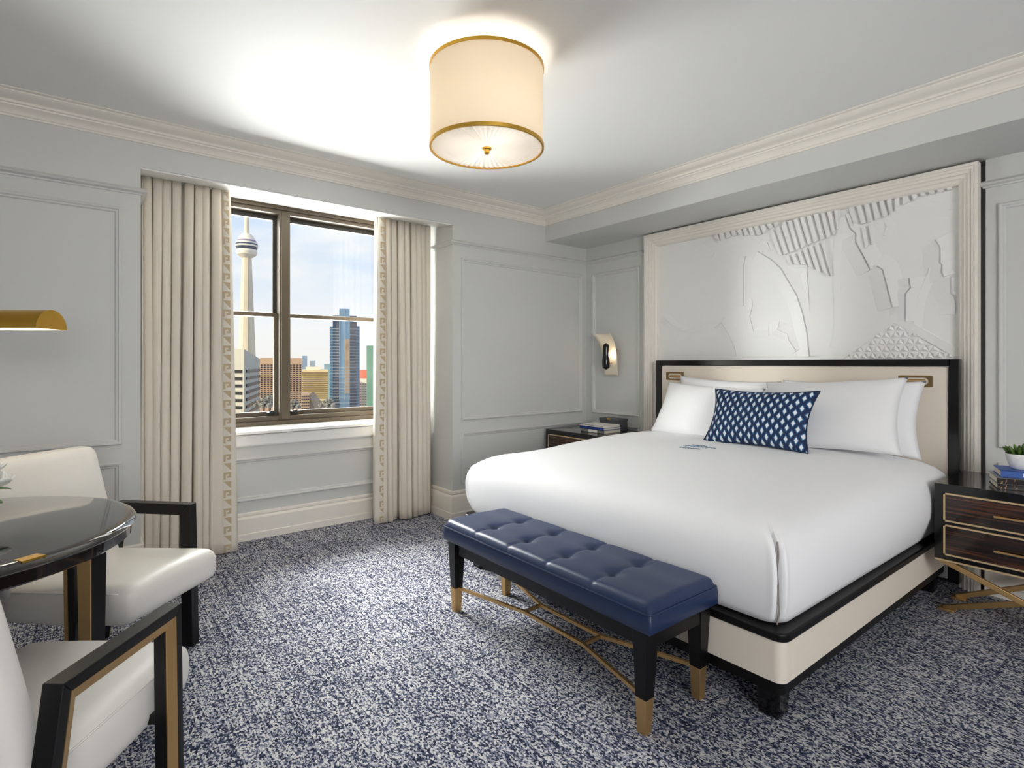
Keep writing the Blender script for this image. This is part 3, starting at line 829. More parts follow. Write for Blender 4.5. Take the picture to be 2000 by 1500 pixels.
for lx, ix in ((1.545, 1), (1.935, -1)):
    for ly, iy in ((1.205, 1), (2.50, -1)):
        def leg(z0, z1, w0, w1, mt, nm):
            # outer corner fixed, inner faces taper
            def cr(wd, z, t): ox = lx+ix*.012*t; oy = ly+iy*.018*t; return [(ox, oy, z), (ox+ix*wd, oy, z), (ox+ix*wd, oy+iy*wd, z), (ox, oy+iy*wd, z)]
            bm = NB(); hexa(bm, cr(w0, z0, 1-z0/.36), cr(w1, z1, 1-z1/.36), .002); return obj(nm, bm, mt, bn)
        lg = leg(.126, .366, .047, .066, M_blackm, 'leg')
        leg(0, .126, .036, .047, M_gold, 'brass_foot')
bm = NB(); zS = .122
J = {'f': [(1.575, 2.47, zS), (1.673, 2.02, zS), (1.673, 1.635, zS), (1.575, 1.235, zS)], 'b': [(1.905, 2.47, zS), (1.783, 2.03, zS), (1.783, 1.637, zS), (1.905, 1.235, zS)]}
for k in 'fb':
    bm = NB()
    for p, q in zip(J[k], J[k][1:]): bar(bm, p, q, .014, .014)
    obj('stretcher', bm, M_gold, bn)
for a in (1, 2): obj('crossbar', bar(NB(), J['f'][a], J['b'][a], .013, .013), M_gold, bn)

# ------------------------------------------------------------------ nightstands
def ebony():
    m = bpy.data.materials.new('macassar_veneer'); m.use_nodes = True; t = m.node_tree; b = t.nodes['Principled BSDF']; L = t.links.new
    co = t.nodes.new('ShaderNodeTexCoord'); mp = t.nodes.new('ShaderNodeMapping'); mp.inputs['Scale'].default_value = (3, 1.6, 60)
    nz = t.nodes.new('ShaderNodeTexNoise'); nz.inputs['Scale'].default_value = 1.6; nz.inputs['Detail'].default_value = 5; nz.inputs['Distortion'].default_value = .4
    L(co.outputs['Object'], mp.inputs[0]); L(mp.outputs[0], nz.inputs['Vector'])
    r = t.nodes.new('ShaderNodeValToRGB'); L(nz.outputs[0], r.inputs[0]); e = r.color_ramp
    e.elements[0].position = .38; e.elements[0].color = srgb('#120b0b'); e.elements[1].position = .66; e.elements[1].color = srgb('#5a3420')
    q = e.elements.new(.52); q.color = srgb('#2c1812')
    L(r.outputs[0], b.inputs['Base Color']); b.inputs['Roughness'].default_value = .2
    b.inputs['Coat Weight'].default_value = .5; b.inputs['Coat Roughness'].default_value = .05
    return m
M_eb = ebony(); M_inlay = mat('pale_inlay', '#d3b88e', .35, .3, bump=(200, .03))
def nightstand(y0, y1, label):
    x0, x1, zt, zb = 3.455, 3.980, .690, .308
    t = thing('nightstand', label, 'nightstand', ((x0+x1)/2, (y0+y1)/2, 0), 0, 'nightstands beside the bed')
    obj('body', B(x0, x1, y0, y1, zb, zt, .003), M_black, t)
    obj('base_line', B(x0-.002, x1-.05, y0+.01, y1-.004, zb-.008, zb), M_inlay, t)
    for z0, z1 in ((.508, .642), (.338, .482)):
        d = obj('drawer', B(x0-.006, x0+.002, y0+.045, y1-.045, z0, z1, .001), M_eb, t)
        bm = NB(); w_ = .0075; a, b = y0+.040, y1-.040; c, e = z0-.005, z1+.005
        box(bm, x0-.010, x0+.001, a, b, c, c+w_); box(bm, x0-.010, x0+.001, a, b, e-w_, e); box(bm, x0-.010, x0+.001, a, a+w_, c, e); box(bm, x0-.010, x0+.001, b-w_, b, c, e)
        obj('inlay_border', bm, M_inlay, d)
        yc = (y0+y1)/2; zc = (z0+z1)/2-.004
        bm = NB(); box(bm, x0-.030, x0-.020, yc-.095, yc+.095, zc-.005, zc+.005, .002)
        for s in (-.08, .08): box(bm, x0-.022, x0-.005, yc+s-.005, yc+s+.005, zc-.004, zc+.004)
        obj('handle', bm, M_gold, d)
    for xa, xb in ((3.475, 3.61), (3.95, 3.83)):
        A = ((xa, y1-.02, zb-.006), (xb, y0+.02, .010)); C = ((xb, y1-.005, .010), (xa, y0+.02, zb-.006))
        for p, q in (A, C): obj('leg', bar(NB(), p, q, .020, .026, bev=.002), M_gold, t)
        for yy in (y0+.03, y1-.015): obj('foot', B(xb-.03, xb+.03, yy-.035, yy+.03, 0, .014, .003), M_gold, t)
    return t
nightstand(.215, .882, 'black lacquer nightstand with striped drawers under the potted succulent')
nightstand(3.185, 3.862, 'black lacquer nightstand in the room corner, mostly hidden behind the bed')
NZ = .690

# things on the right nightstand
def book(name, label, x0, x1, y0, y1, z, th, cover, page, spine='x0', group=None, cov=.003):
    t = thing(name, label, 'book', ((x0+x1)/2, (y0+y1)/2, z), 0, group)
    bm = NB(); box(bm, x0, x1, y0, y1, z, z+cov); box(bm, x0, x1, y0, y1, z+th-cov, z+th)
    if spine == 'x0': box(bm, x0, x0+cov, y0, y1, z, z+th)
    else: box(bm, x0, x1, y0, y0+cov, z, z+th)
    obj('cover', bm, cover, t, sm=False)
    g = .004
    bm = NB(); box(bm, x0+(cov if spine == 'x0' else g), x1-g, y0+(g if spine == 'x0' else cov), y1-g, z+cov, z+th-cov)
    obj('pages', bm, page, t, sm=False); return t
def pages_mat():
    m = mat('book_pages', '#efe7d8', .9)
    t = m.node_tree; b = t.nodes['Principled BSDF']; co = t.nodes.new('ShaderNodeTexCoord'); wv = t.nodes.new('ShaderNodeTexWave')
    wv.bands_direction = 'Z'; wv.inputs['Scale'].default_value = 160; t.links.new(co.outputs['Object'], wv.inputs['Vector'])
    bp = t.nodes.new('ShaderNodeBump'); bp.inputs['Strength'].default_value = .4; bp.inputs['Distance'].default_value = .001
    t.links.new(wv.outputs['Fac'], bp.inputs['Height']); t.links.new(bp.outputs[0], b.inputs['Normal']); return m
M_pages = pages_mat()
def printed(name, base, ink, scale, thr, axis=(1, 1, 1)):
    m = bpy.data.materials.new(name); m.use_nodes = True; t = m.node_tree; b = t.nodes['Principled BSDF']; L = t.links.new
    co = t.nodes.new('ShaderNodeTexCoord'); mp = t.nodes.new('ShaderNodeMapping'); mp.inputs['Scale'].default_value = axis
    nz = t.nodes.new('ShaderNodeTexNoise'); nz.inputs['Scale'].default_value = scale; nz.inputs['Detail'].default_value = 3
    L(co.outputs['Object'], mp.inputs[0]); L(mp.outputs[0], nz.inputs['Vector'])
    r = t.nodes.new('ShaderNodeValToRGB'); r.color_ramp.elements[0].position = thr-.02; r.color_ramp.elements[1].position = thr+.02
    r.color_ramp.elements[0].color = srgb(base); r.color_ramp.elements[1].color = srgb(ink)
    L(nz.outputs[0], r.inputs[0]); L(r.outputs[0], b.inputs['Base Color']); b.inputs['Roughness'].default_value = .25
    return m
M_dkcover = printed('dark_photo_cover', '#1d1614', '#a98a63', 30, .60, (1, 2, 1))
M_blue = mat('blue_cloth_cover', '#2c55a3', .5, vary=(30, .1)); M_silver = mat('grey_cover', '#8b8d92', .35, vary=(20, .1))
M_wht = mat('white_cover', '#e6e4df', .4, vary=(20, .05)); M_ink = mat('white_print', '#dfe6f2', .6, vary=(20, .05))
YB = R_(20)
b1 = book('book', 'thick photo book with dark printed spine lying lowest on the right nightstand', 3.558, 3.758, .418, .688, NZ, .026, M_dkcover, M_pages); b1.rotation_euler.z = YB
b2_ = book('book', 'glossy grey-edged photo book between the blue book and the lowest book', 3.555, 3.758, .416, .690, NZ+.0262, .030, M_silver, M_pages); b2_.rotation_euler.z = YB
sp_ = obj('dust_jacket', B(3.5525, 3.5552, .416, .690, NZ+.029, NZ+.0535), M_dkcover, b2_, sm=False)
b3 = book('book', 'blue cloth book lying under the potted succulent', 3.574, 3.744, .425, .673, NZ+.0564, .034, M_blue, M_pages); b3.rotation_euler.z = YB
bm = NB()
for k, (ya, yb) in enumerate(((.588, .592), (.580, .584), (.560, .566), (.545, .552), (.530, .538), (.516, .523), (.505, .509))):
    box(bm, 3.5725, 3.5742, ya, yb, NZ+.0564+.008, NZ+.0564+(.026 if k < 2 else .022))
obj('spine_print', bm, M_ink, b3, sm=False)
pz = NZ+.0905
pp = thing('potted_succulent', 'green succulent in a small white bowl pot on the blue book', 'plant', (3.655, .585, pz))
lathe_p = [(0, 0), (.030, 0), (.036, .004), (.046, .025), (.053, .050), (.057, .072), (.0565, .075), (.053, .074), (.049, .055), (.030, .050), (0, .050)]
obj('pot', lathe(NB(), lathe_p, (3.655, .585, pz)), mat('white_ceramic', '#f0efec', .3, vary=(15, .02)), pp, ang=60)
obj('soil', lathe(NB(), [(.0495, .060), (.03, .063), (0, .064)], (3.655, .585, pz)), mat('moss_soil', '#4d5a1e', .95, bump=(150, .8, .004), vary=(80, .4)), pp)
bm = NB(); lathe(bm, [(0, 0), (.0045, .004), (.0062, .018), (.0058, .034), (.003, .042), (0, .0445)], seg=8)
leafm = bpy.data.meshes.new('leaf'); bm.to_mesh(leafm); bm.free(); smooth(leafm, 180)
leafm.materials.append(mat('succulent_green', '#4a6b25', .45, vary=(60, .35)))
rnd = random.Random(3)
for k in range(46):
    a = rnd.uniform(0, 2*math.pi); r = .040*math.sqrt(rnd.random()); tilt = .15+.9*r/.045+rnd.uniform(-.15, .2)
    hgt = rnd.uniform(0, .022)
    o = bpy.data.objects.new('leaf', leafm); link(o); o.parent = pp
    o.location = (r*math.cos(a), r*math.sin(a), .062+hgt); s = rnd.uniform(.7, 1.15)
    o.rotation_euler = Vector((math.sin(tilt)*math.cos(a), math.sin(tilt)*math.sin(a), math.cos(tilt))).to_track_quat('Z', 'X').to_euler(); o.scale = (s, s, s)

# things on the left nightstand
book('book', 'grey book with pale spine label at the bottom of the corner nightstand stack', 3.58, 3.80, 3.25, 3.53, NZ, .030, mat('stone_grey_cover', '#7d7c78', .5, vary=(20, .1)), M_pages)
tmp = [o for o in COL.objects if o.name.startswith('book') and o.type == 'EMPTY'][-1]
obj('spine_label', B(3.5775, 3.5802, 3.33, 3.44, NZ+.003, NZ+.028), M_wht, tmp, sm=False)
b5 = book('book', 'white magazine with blue spine band on the corner nightstand stack', 3.575, 3.80, 3.25, 3.54, NZ+.0302, .020, mat('royal_blue_spine', '#20409a', .4, vary=(20, .1)), M_pages)
book('book', 'thin white booklet on top of the corner nightstand stack', 3.575, 3.795, 3.255, 3.54, NZ+.0504, .016, M_wht, M_pages)
bxt = thing('box', 'dark grey leather box with gold clasp behind the corner book stack', 'box', (3.92, 3.44, NZ))
M_gbox = mat('grey_box_leather', '#55565a', .5, bump=(250, .15, .001))
bo = obj('body', B(3.86, 3.985, 3.33, 3.56, NZ, NZ+.080, .003), M_gbox, bxt)
obj('lid', B(3.856, 3.989, 3.326, 3.564, NZ+.080, NZ+.104, .004), M_gbox, bxt)
obj('clasp', B(3.851, 3.860, 3.425, 3.462, NZ+.092, NZ+.108, .002), M_goldy, bxt)

# ------------------------------------------------------------------ wall sconce
sc_t = thing('wall_sconce', 'curved cream metal wall sconce with black oblong bulb holder above the corner nightstand', 'wall lamp', (4.05, 3.565, 1.39))
M_shade = mat('cream_enamel', '#ece2cf', .35, vary=(10, .02))
bm = NB(); n = 22; rows = []
for k in range(n+1):
    t = k/n; z = 1.185+.395*t
    # sheet stands off the wall, curling outwards at the top
    x = 4.022-.012*math.sin(math.pi*min(1, t*1.3))-.085*max(0, t-.45)**2/.3
    wd = .085+.012*t+.03*max(0, t-.6)
    yc = 3.548+.060*max(0, t-.35)**1.6
    row = []
    for j in range(9):
        s = -1+2*j/8
        row.append(bm.verts.new((x-.030*abs(s)**2.2*(.4+.6*t), yc+s*wd, z)))
    rows.append(row)
for k in range(n):
    for j in range(8): bm.faces.new((rows[k][j], rows[k][j+1], rows[k+1][j+1], rows[k+1][j]))
o = obj('shade', bm, M_shade, sc_t, ang=180); s_ = o.modifiers.new('t', 'SOLIDIFY'); s_.thickness = .003
bm = NB(); box(bm, 4.02, 4.052, 3.51, 3.58, 1.30, 1.44, .004)
obj('backplate', bm, M_gold, sc_t)
bm = NB(); pts = []; rr = []
for k in range(15):
    t = k/14; pts.append((3.935-.004*math.sin(3*t), 3.545, 1.240+.255*t)); base_r = .037 if t < .30 else .037-.007*min(1, (t-.30)/.25)
    endf = math.sqrt(max(.0, 1-((1-t/.14))**2)) if t < .14 else (math.sqrt(max(0, 1-((t-.88)/.12)**2)) if t > .88 else 1)
    rr.append(max(.002, base_r*endf))
tube(bm, pts, rr, 18)
obj('bulb_holder', bm, M_black, sc_t, ang=180)
obj('stem', tube(NB(), [(3.945, 3.545, 1.30), (4.03, 3.54, 1.31)], .006, 12), M_gold, sc_t)
lo_ = lamp('sconce_light', 'POINT', (3.975, 3.510, 1.385), .30, (1, .82, .58), radius=.03)

# ------------------------------------------------------------------ ceiling drum lamp
LX, LY = 1.478, 2.056
dl = thing('ceiling_lamp', 'cream drum ceiling lamp with gold rims and pleated white diffuser', 'ceiling lamp', (LX, LY, ZC))
def shade_mat():
    m = bpy.data.materials.new('translucent_shade'); m.use_nodes = True; t = m.node_tree; t.nodes.clear(); L = t.links.new
    o = t.nodes.new('ShaderNodeOutputMaterial'); mx = t.nodes.new('ShaderNodeMixShader'); d = t.nodes.new('ShaderNodeBsdfDiffuse'); tr = t.nodes.new('ShaderNodeBsdfTranslucent')
    d.inputs[0].default_value = srgb('#f0ebdf'); tr.inputs[0].default_value = srgb('#f3ece0'); mx.inputs[0].default_value = .45
    co = t.nodes.new('ShaderNodeTexCoord'); nz = t.nodes.new('ShaderNodeTexNoise'); nz.inputs['Scale'].default_value = 500; bp = t.nodes.new('ShaderNodeBump'); bp.inputs['Strength'].default_value = .1; bp.inputs['Distance'].default_value = .001
    L(co.outputs['Object'], nz.inputs['Vector']); L(nz.outputs[0], bp.inputs['Height']); L(bp.outputs[0], d.inputs['Normal'])
    L(d.outputs[0], mx.inputs[1]); L(tr.outputs[0], mx.inputs[2]); L(mx.outputs[0], o.inputs[0]); return m
M_sh = shade_mat()
def diff_mat():
    m = bpy.data.materials.new('white_pleated_silk'); m.use_nodes = True; t = m.node_tree; t.nodes.clear(); L = t.links.new
    o = t.nodes.new('ShaderNodeOutputMaterial'); mx = t.nodes.new('ShaderNodeMixShader'); d = t.nodes.new('ShaderNodeBsdfDiffuse'); tr = t.nodes.new('ShaderNodeBsdfTranslucent')
    d.inputs[0].default_value = srgb('#f2f1f0'); tr.inputs[0].default_value = srgb('#f3efe6'); mx.inputs[0].default_value = .20
    co = t.nodes.new('ShaderNodeTexCoord'); nz = t.nodes.new('ShaderNodeTexNoise'); nz.inputs['Scale'].default_value = 400; bp = t.nodes.new('ShaderNodeBump'); bp.inputs['Strength'].default_value = .1; bp.inputs['Distance'].default_value = .001
    L(co.outputs['Object'], nz.inputs['Vector']); L(nz.outputs[0], bp.inputs['Height']); L(bp.outputs[0], d.inputs['Normal'])
    L(d.outputs[0], mx.inputs[1]); L(tr.outputs[0], mx.inputs[2]); L(mx.outputs[0], o.inputs[0]); return m
RL = .258; zb_, zt_ = 2.281, 2.643
bm = NB(); lathe(bm, [(RL, zb_+.006), (RL, zt_-.006), (RL-.003, zt_-.006), (RL-.003, zb_+.006), (RL, zb_+.006)], (LX, LY, 0), 96)
obj('drum_shade', bm, M_sh, dl)
for z, hh in ((zb_-.002, .015), (zt_-.011, .014)):
    bm = NB(); lathe(bm, [(RL-.006, z), (RL+.003, z), (RL+.004, z+hh), (RL-.006, z+hh), (RL-.006, z)], (LX, LY, 0), 96)
    obj('gold_rim', bm, M_goldy, dl)
bm = NB(); npl = 60; rings = []
for rr_, am in ((.020, .0), (.06, .0014), (.13, .003), (.20, .0045), (.252, .002)):
    rings.append([bm.verts.new((LX+rr_*math.cos(math.pi*k/npl), LY+rr_*math.sin(math.pi*k/npl), zb_+.004+(am if k % 2 else -am)*(.5+.5*abs(math.sin(k*k*.37))))) for k in range(2*npl)])
for A, C in zip(rings, rings[1:]):
    for k in range(2*npl): bm.faces.new((A[k], A[(k+1) % (2*npl)], C[(k+1) % (2*npl)], C[k]))
obj('diffuser', bm, diff_mat(), dl, ang=8)
bm = NB(); lathe(bm, [(0, .012), (.020, .012), (.022, .006), (.021, -.002), (.013, -.004), (.012, -.018), (.010, -.022), (0, -.022)], (LX, LY, zb_), 24)
obj('finial', bm, M_goldy, dl)
bm = NB(); lathe(bm, [(0, ZC-.001), (.150, ZC-.001), (.150, ZC-.014), (.140, ZC-.020), (0, ZC-.020)], (LX, LY, 0), 48)
obj('ceiling_rose', bm, M_goldy, dl)
obj('stem', tube(NB(), [(LX, LY, ZC-.02), (LX, LY, zb_+.01)], .006, 10), M_gold, dl)
bm = NB()
for a in (0, 2*math.pi/3, 4*math.pi/3): tube(bm, [(LX, LY, zt_-.03), (LX+(RL-.004)*math.cos(a), LY+(RL-.004)*math.sin(a), zt_-.008)], .003, 6)
obj('spider', bm, M_gold, dl)
for a in (.5, 2.6, 4.7): lamp('drum_bulb', 'POINT', (LX+.10*math.cos(a), LY+.10*math.sin(a), 2.42), 1.05, (1, .97, .92), radius=.04)

# ------------------------------------------------------------------ armchairs
def armchair(label, front, ang):
    """local: x forward from the seat's front edge, y to the chair's left"""
    t = thing('armchair', label, 'armchair', (front[0], front[1], 0), ang, 'cream leather armchairs at the round table')
    def P(name, bm, m, par=None, a=20): return obj(name, bm, m, par or t, world=False, ang=a)
    def sf(p):
        x = p.x
        p.z += .012*(1-(p.y/.26)**2)*(1 if p.z > 0 else 0)
        p.z += .010*((x+.28)/.28) if p.z > 0 else .018*max(0, x)/.28
        return p
    seat = P('seat', rbox(NB(), (-.285, 0, .385), (.285, .252, .068), (.055, .035, .055), 12, sf), M_leather, a=180)
    for s in (-1, 1):
        pts = [(-.55+.495*k/12, s*.2435, .449+.010*((-.55+.495*k/12+.285+.28)/.28-1)) for k in range(13)]
        P('piping', tube(NB(), pts, .0028, 6), M_leather, seat, 180)
    def bf(p):
        q = p.copy(); q.x = p.x+.30*p.y*p.y*1.6
        k = (p.z+.26); q.x -= .24*k+.05*k*k
        return q
    P('backrest', rbox(NB(), (-.545, 0, .655), (.042, .252, .265), (.036, .036, .036), 12, bf), M_leather, a=180)
    # arm loops: front leg, arm, raked back leg
    def loft(bm, P0, P1):
        n = len(P0); add(bm, list(P0)+list(P1), [tuple(range(n)), tuple(range(n, 2*n))]+[(i, (i+1) % n, n+(i+1) % n, n+i) for i in range(n)]); return bm
    for s in (-1, 1):
        yo, yi, ym = s*.315, s*.270, s*.305
        A = [(-.150, 0), (-.165, .652), (-.545, .652), (-.660, 0)]
        I = [(-.204, 0), (-.214, .602), (-.506, .602), (-.606, 0)]
        Md = [tuple(p+(q-p)*.48 for p, q in zip(a_, i_)) for a_, i_ in zip(A, I)]
        nm = ('front_leg', 'arm', 'back_leg')
        def sec(k): return [(A[k][0], yo, A[k][1]), (Md[k][0], yo, Md[k][1]), (I[k][0], ym, I[k][1]), (I[k][0], yi, I[k][1]), (A[k][0], yi, A[k][1])]
        for k in range(3):
            bm = loft(NB(), sec(k), sec(k+1)); bmesh.ops.recalc_face_normals(bm, faces=bm.faces)
            bmesh.ops.bevel(bm, geom=bm.edges[:], offset=.0015, segments=1, affect='EDGES')
            pt = P(nm[k], bm, M_blackm)
            # brass facet along the chamfered inner edge of the loop
            def gs(q):
                e0 = Vector((Md[q][0], yo, Md[q][1])); e1 = Vector((I[q][0], ym, I[q][1])); u_ = Vector((0, s*.0015, 0)); v_ = Vector((0, -s*.003, 0))
                e0 = e0.lerp(e1, .04)
                return [e0+u_, e1+u_, e1+v_, e0+v_]
            P('brass_liner', loft(NB(), gs(k), gs(k+1)), M_gold, pt)
        for xx in (-.19, -.565):
            bm = NB(); box(bm, xx-.012, xx+.012, min(s*.245, yi), max(s*.245, yi), .345, .37)
            P('seat_bracket', bm, M_blackm)
    return t
armchair('cream leather armchair behind the round table, its back to the wall', (.335, 2.603), math.atan2(-.714, .70))
armchair('cream leather armchair nearest the camera, cut off by the left edge', (.092, 2.058), math.atan2(.765, .644))

# ------------------------------------------------------------------ round table, flowers, floor lamp
tcx, tcy, tz, tr_ = -.364, 2.310, .800, .531
tb = thing('round_table', 'round glossy black table with rounded edge between the two armchairs', 'table', (tcx, tcy, 0))
bm = NB(); lathe(bm, [(0, tz), (tr_-.035, tz), (tr_-.015, tz-.003), (tr_-.004, tz-.010), (tr_, tz-.017), (tr_-.002, tz-.021), (tr_-.010, tz-.025), (tr_-.012, tz-.055), (tr_-.022, tz-.062), (0, tz-.062)], (tcx, tcy, 0), 128)
tt_ = obj('top', bm, mat('dark_espresso_lacquer', '#231e1e', .07, coat=.6, vary=(4, .1)), tb, ang=50)
bm = NB()
a0, a1 = math.radians(-60), math.radians(-54)
ia = [(tcx+(tr_-.012-q)*math.cos(a), tcy+(tr_-.012-q)*math.sin(a)) for q, a in ((0, a0), (0, a1), (.035, a1), (.035, a0))]
prism(bm, ia, lambda a, b: (a, b, tz-.012), lambda a, b: (a, b, tz+.0005))
obj('brass_inlay', bm, M_goldy, tt_)
for k in range(3):
    a = math.radians(120*k); bx_, by_ = tcx+.41*math.cos(a), tcy+.41*math.sin(a); a += math.radians(38); dx, dy = math.cos(a), math.sin(a); sx_, sy_ = -dy, dx
    def cr(r0, r1, wd, z): return [(bx_+dx*r0-sx_*wd, by_+dy*r0-sy_*wd, z), (bx_+dx*r1-sx_*wd, by_+dy*r1-sy_*wd, z), (bx_+dx*r1+sx_*wd, by_+dy*r1+sy_*wd, z), (bx_+dx*r0+sx_*wd, by_+dy*r0+sy_*wd, z)]
    lg = obj('leg', hexa(NB(), cr(-.020, .020, .020, 0), cr(-.028, .028, .028, tz-.06), .002), M_blackm, tb)
    obj('brass_liner', hexa(NB(), cr(-.024, -.0195, .020, .01), cr(-.032, -.0275, .028, tz-.063)), M_gold, lg)

fl = thing('flower_vase', 'white flowers with green leaves in a vase at the table edge of frame', 'flowers', (-.280, 2.32, tz))
fx, fy = -.280, 2.32
obj('vase', lathe(NB(), [(0, .001), (.040, .001), (.055, .03), (.058, .07), (.045, .105), (.038, .115), (.034, .112), (.040, .09), (.050, .06), (0, .012)], (fx, fy, tz), 32), mat('white_glazed_vase', '#e8e6e2', .25, vary=(12, .03)), fl, ang=60)
bm = NB(); rbox(bm, (0, 0, 0), (.030, .024, .006), (.028, .022, .005), 5, lambda p: Vector((p.x, p.y, p.z+6*p.x*p.x)))
petm = bpy.data.meshes.new('petal'); bm.to_mesh(petm); bm.free(); smooth(petm, 180); petm.materials.append(mat('white_petal', '#f6f5f0', .6, vary=(40, .04)))
bm = NB(); rbox(bm, (0, 0, 0), (.050, .016, .003), (.046, .015, .0025), 6, lambda p: Vector((p.x, p.y, p.z-5*p.x*p.x)))
lfm = bpy.data.meshes.new('leaf'); bm.to_mesh(lfm); bm.free(); smooth(lfm, 180); lfm.materials.append(mat('flower_leaf', '#3f6a2a', .5, vary=(40, .25)))
rnd = random.Random(8)
for (hx, hy, hz) in ((.070, .015, .165), (.045, -.045, .135), (.015, .05, .19), (-.03, -.02, .20), (.085, .06, .115)):
    obj('flower_stem', tube(NB(), [(fx, fy, tz+.09), (fx+hx*.6, fy+hy*.6, tz+hz*.8), (fx+hx, fy+hy, tz+hz)], .003, 6), mat('flower_leaf', '#3f6a2a'), fl)
    for k in range(9):
        a = 2*math.pi*k/6+rnd.uniform(-.2, .2); tl = .5 if k < 6 else 1.15
        d = Vector((math.cos(a)*math.cos(tl), math.sin(a)*math.cos(tl), math.sin(tl)))
        o = bpy.data.objects.new('petal', petm); link(o); o.parent = fl
        o.location = (hx+d.x*.024, hy+d.y*.024, hz+d.z*.016); o.rotation_euler = d.to_track_quat('X', 'Z').to_euler()
for (a, z, tl) in ((.2, .11, .1), (-.5, .10, -.1), (1.0, .12, .3), (-1.2, .115, .2), (2.2, .12, .2)):
    d = Vector((math.cos(a)*math.cos(tl), math.sin(a)*math.cos(tl), math.sin(tl)))
    o = bpy.data.objects.new('leaf', lfm); link(o); o.parent = fl; o.location = (d.x*.075, d.y*.075, z+d.z*.03); o.rotation_euler = d.to_track_quat('X', 'Z').to_euler()

# gold reading floor lamp with half-round trough shade
lx_, ly_ = -.072, 2.86     # end of the shade nearest the camera view
ax = Vector((.80, -.60, 0)); sd_ = Vector((.60, .80, 0))
ft = thing('floor_lamp', 'gold floor lamp with half-round trough shade reaching in from the left', 'floor lamp', (-.74, 3.30, 0))
endp = Vector((lx_, ly_, 1.436)); rL = .077; Lh = .30
bm = NB(); nseg = 20; V = []; 
for e_ in (0, 1):
    for rr_ in (rL, rL-.003):
        for k in range(nseg+1):
            a = math.pi*k/nseg; V.append(endp-ax*(Lh*e_)+sd_*(rr_*math.cos(a))+UP*(rr_*math.sin(a)))
q = nseg+1; Fc = []
for k in range(nseg): Fc += [(k, k+1, 2*q+k+1, 2*q+k), (q+k, q+k+1, 3*q+k+1, 3*q+k)]
Fc += [tuple(range(q)), tuple(range(2*q, 3*q)), (0, q, 3*q, 2*q), (q-1, 2*q-1, 4*q-1, 3*q-1)]
add(bm, V, Fc)
obj('trough_shade', bm, M_goldy, ft, ang=40)
mid = endp-ax*(Lh/2)
bm = NB(); tube(bm, [mid-ax*.10+UP*.03, mid+ax*.10+UP*.03], .012, 12)
em = bpy.data.materials.new('lit_tube'); em.use_nodes = True; em.node_tree.nodes['Principled BSDF'].inputs['Emission Color'].default_value = (1, .85, .62, 1); em.node_tree.nodes['Principled BSDF'].inputs['Emission Strength'].default_value = 25
obj('lamp_tube', bm, em, ft)
bm = NB(); V = []
for e_ in (.004, Lh-.004):
    for k in range(nseg+1):
        a = math.pi*k/nseg; V.append(endp-ax*e_+sd_*((rL-.005)*math.cos(a))+UP*((rL-.005)*math.sin(a)+.0005))
add(bm, V, [(k, k+1, q+k+1, q+k) for k in range(nseg)]+[tuple(range(q)), tuple(range(q, 2*q))])
obj('reflector', bm, mat('white_reflector', '#f4f0e6', .5, vary=(12, .02)), ft)
bm = NB(); ep = endp-ax*Lh
tube(bm, [ep+UP*.035, ep-ax*.06+UP*.03, Vector((-.72, 3.29, 1.40)), Vector((-.74, 3.30, 1.34))], .009, 10)
obj('arm', bm, M_goldy, ft)
bm = NB(); tube(bm, [ep+ax*.02-UP*.012, ep+ax*.02+UP*.012], .012, 10); obj('knob', bm, M_rubber, ft)
obj('pole', tube(NB(), [(-.74, 3.30, .02), (-.74, 3.30, 1.36)], .011, 12), M_goldy, ft)
obj('foot', lathe(NB(), [(0, 0), (.13, 0), (.13, .012), (.12, .018), (.02, .024), (0, .024)], (-.74, 3.30, 0)), M_goldy, ft)

# ------------------------------------------------------------------ the city outside
ZG = -75.0
struct(obj('ground', B(-900, 1500, 30, 2500, ZG-1, ZG), mat('city_ground', '#8d8d8c', .9, vary=(.02, .3)), sm=False))
def site(u0, u1, vtop, D):
    """base centre, facing angle, width, height of a block that stands D metres off"""
    uc = (u0+u1)/2; r = ray(uc, HY); c = r*D; ang = math.atan2(r.y, r.x)-math.pi/2
    wpx = (u1-u0)/F*D*math.cos(math.atan((uc-CX)/F)); ztop = H+(HY-vtop)/F*D
    return Vector((c.x, c.y, ZG)), ang, wpx, ztop-ZG
def block(name, label, u0, u1, vtop, D, depth, m, cat='building', group='buildings outside the window'):
    c, a, wd, hh = site(u0, u1, vtop, D)
    t = thing(name, label, cat, c, a, group)
    obj('walls', B(-wd/2, wd/2, 0, depth, 0, hh), m, t, world=False, sm=False)
    return t, wd, hh
def windows(t, wd, hh, nc, nr, top, pitch, fw, fh, m, name='windows', stuff=True):
    bm = NB()
    for r in range(nr):
        for c in range(nc):
            x = -wd/2+wd*(c+.5)/nc; z = hh-top-pitch*r; hw = wd/nc*fw/2; h2 = pitch*fh/2
            box(bm, x-hw, x+hw, -.25, .1, z-h2, z+h2)
    o = obj(name, bm, m, t, world=False, sm=False)
    if stuff: o['kind'] = 'stuff'
    return o
G_dark = mat('dark_window_glass', '#14181f', .3, .0, vary=(.2, .4)); G_blue = mat('blue_curtain_glass', '#5f88ad', .12, .25, vary=(.05, .2)); G_mid = mat('slate_curtain_glass', '#3c4a60', .15, .2, vary=(.08, .35))
M_tan = mat('tan_precast', '#c2a58c', .85, vary=(.1, .1)); M_pale = mat('pale_concrete', '#c9c6b8', .8, vary=(.1, .06)); M_cream = mat('cream_brick', '#e2d2ae', .85, vary=(.1, .08)); M_wb = mat('white_building', '#e6e0d4', .85, vary=(.1, .05))
M_line = mat('pale_mullion', '#909cac', .4, vary=(.1, .05))
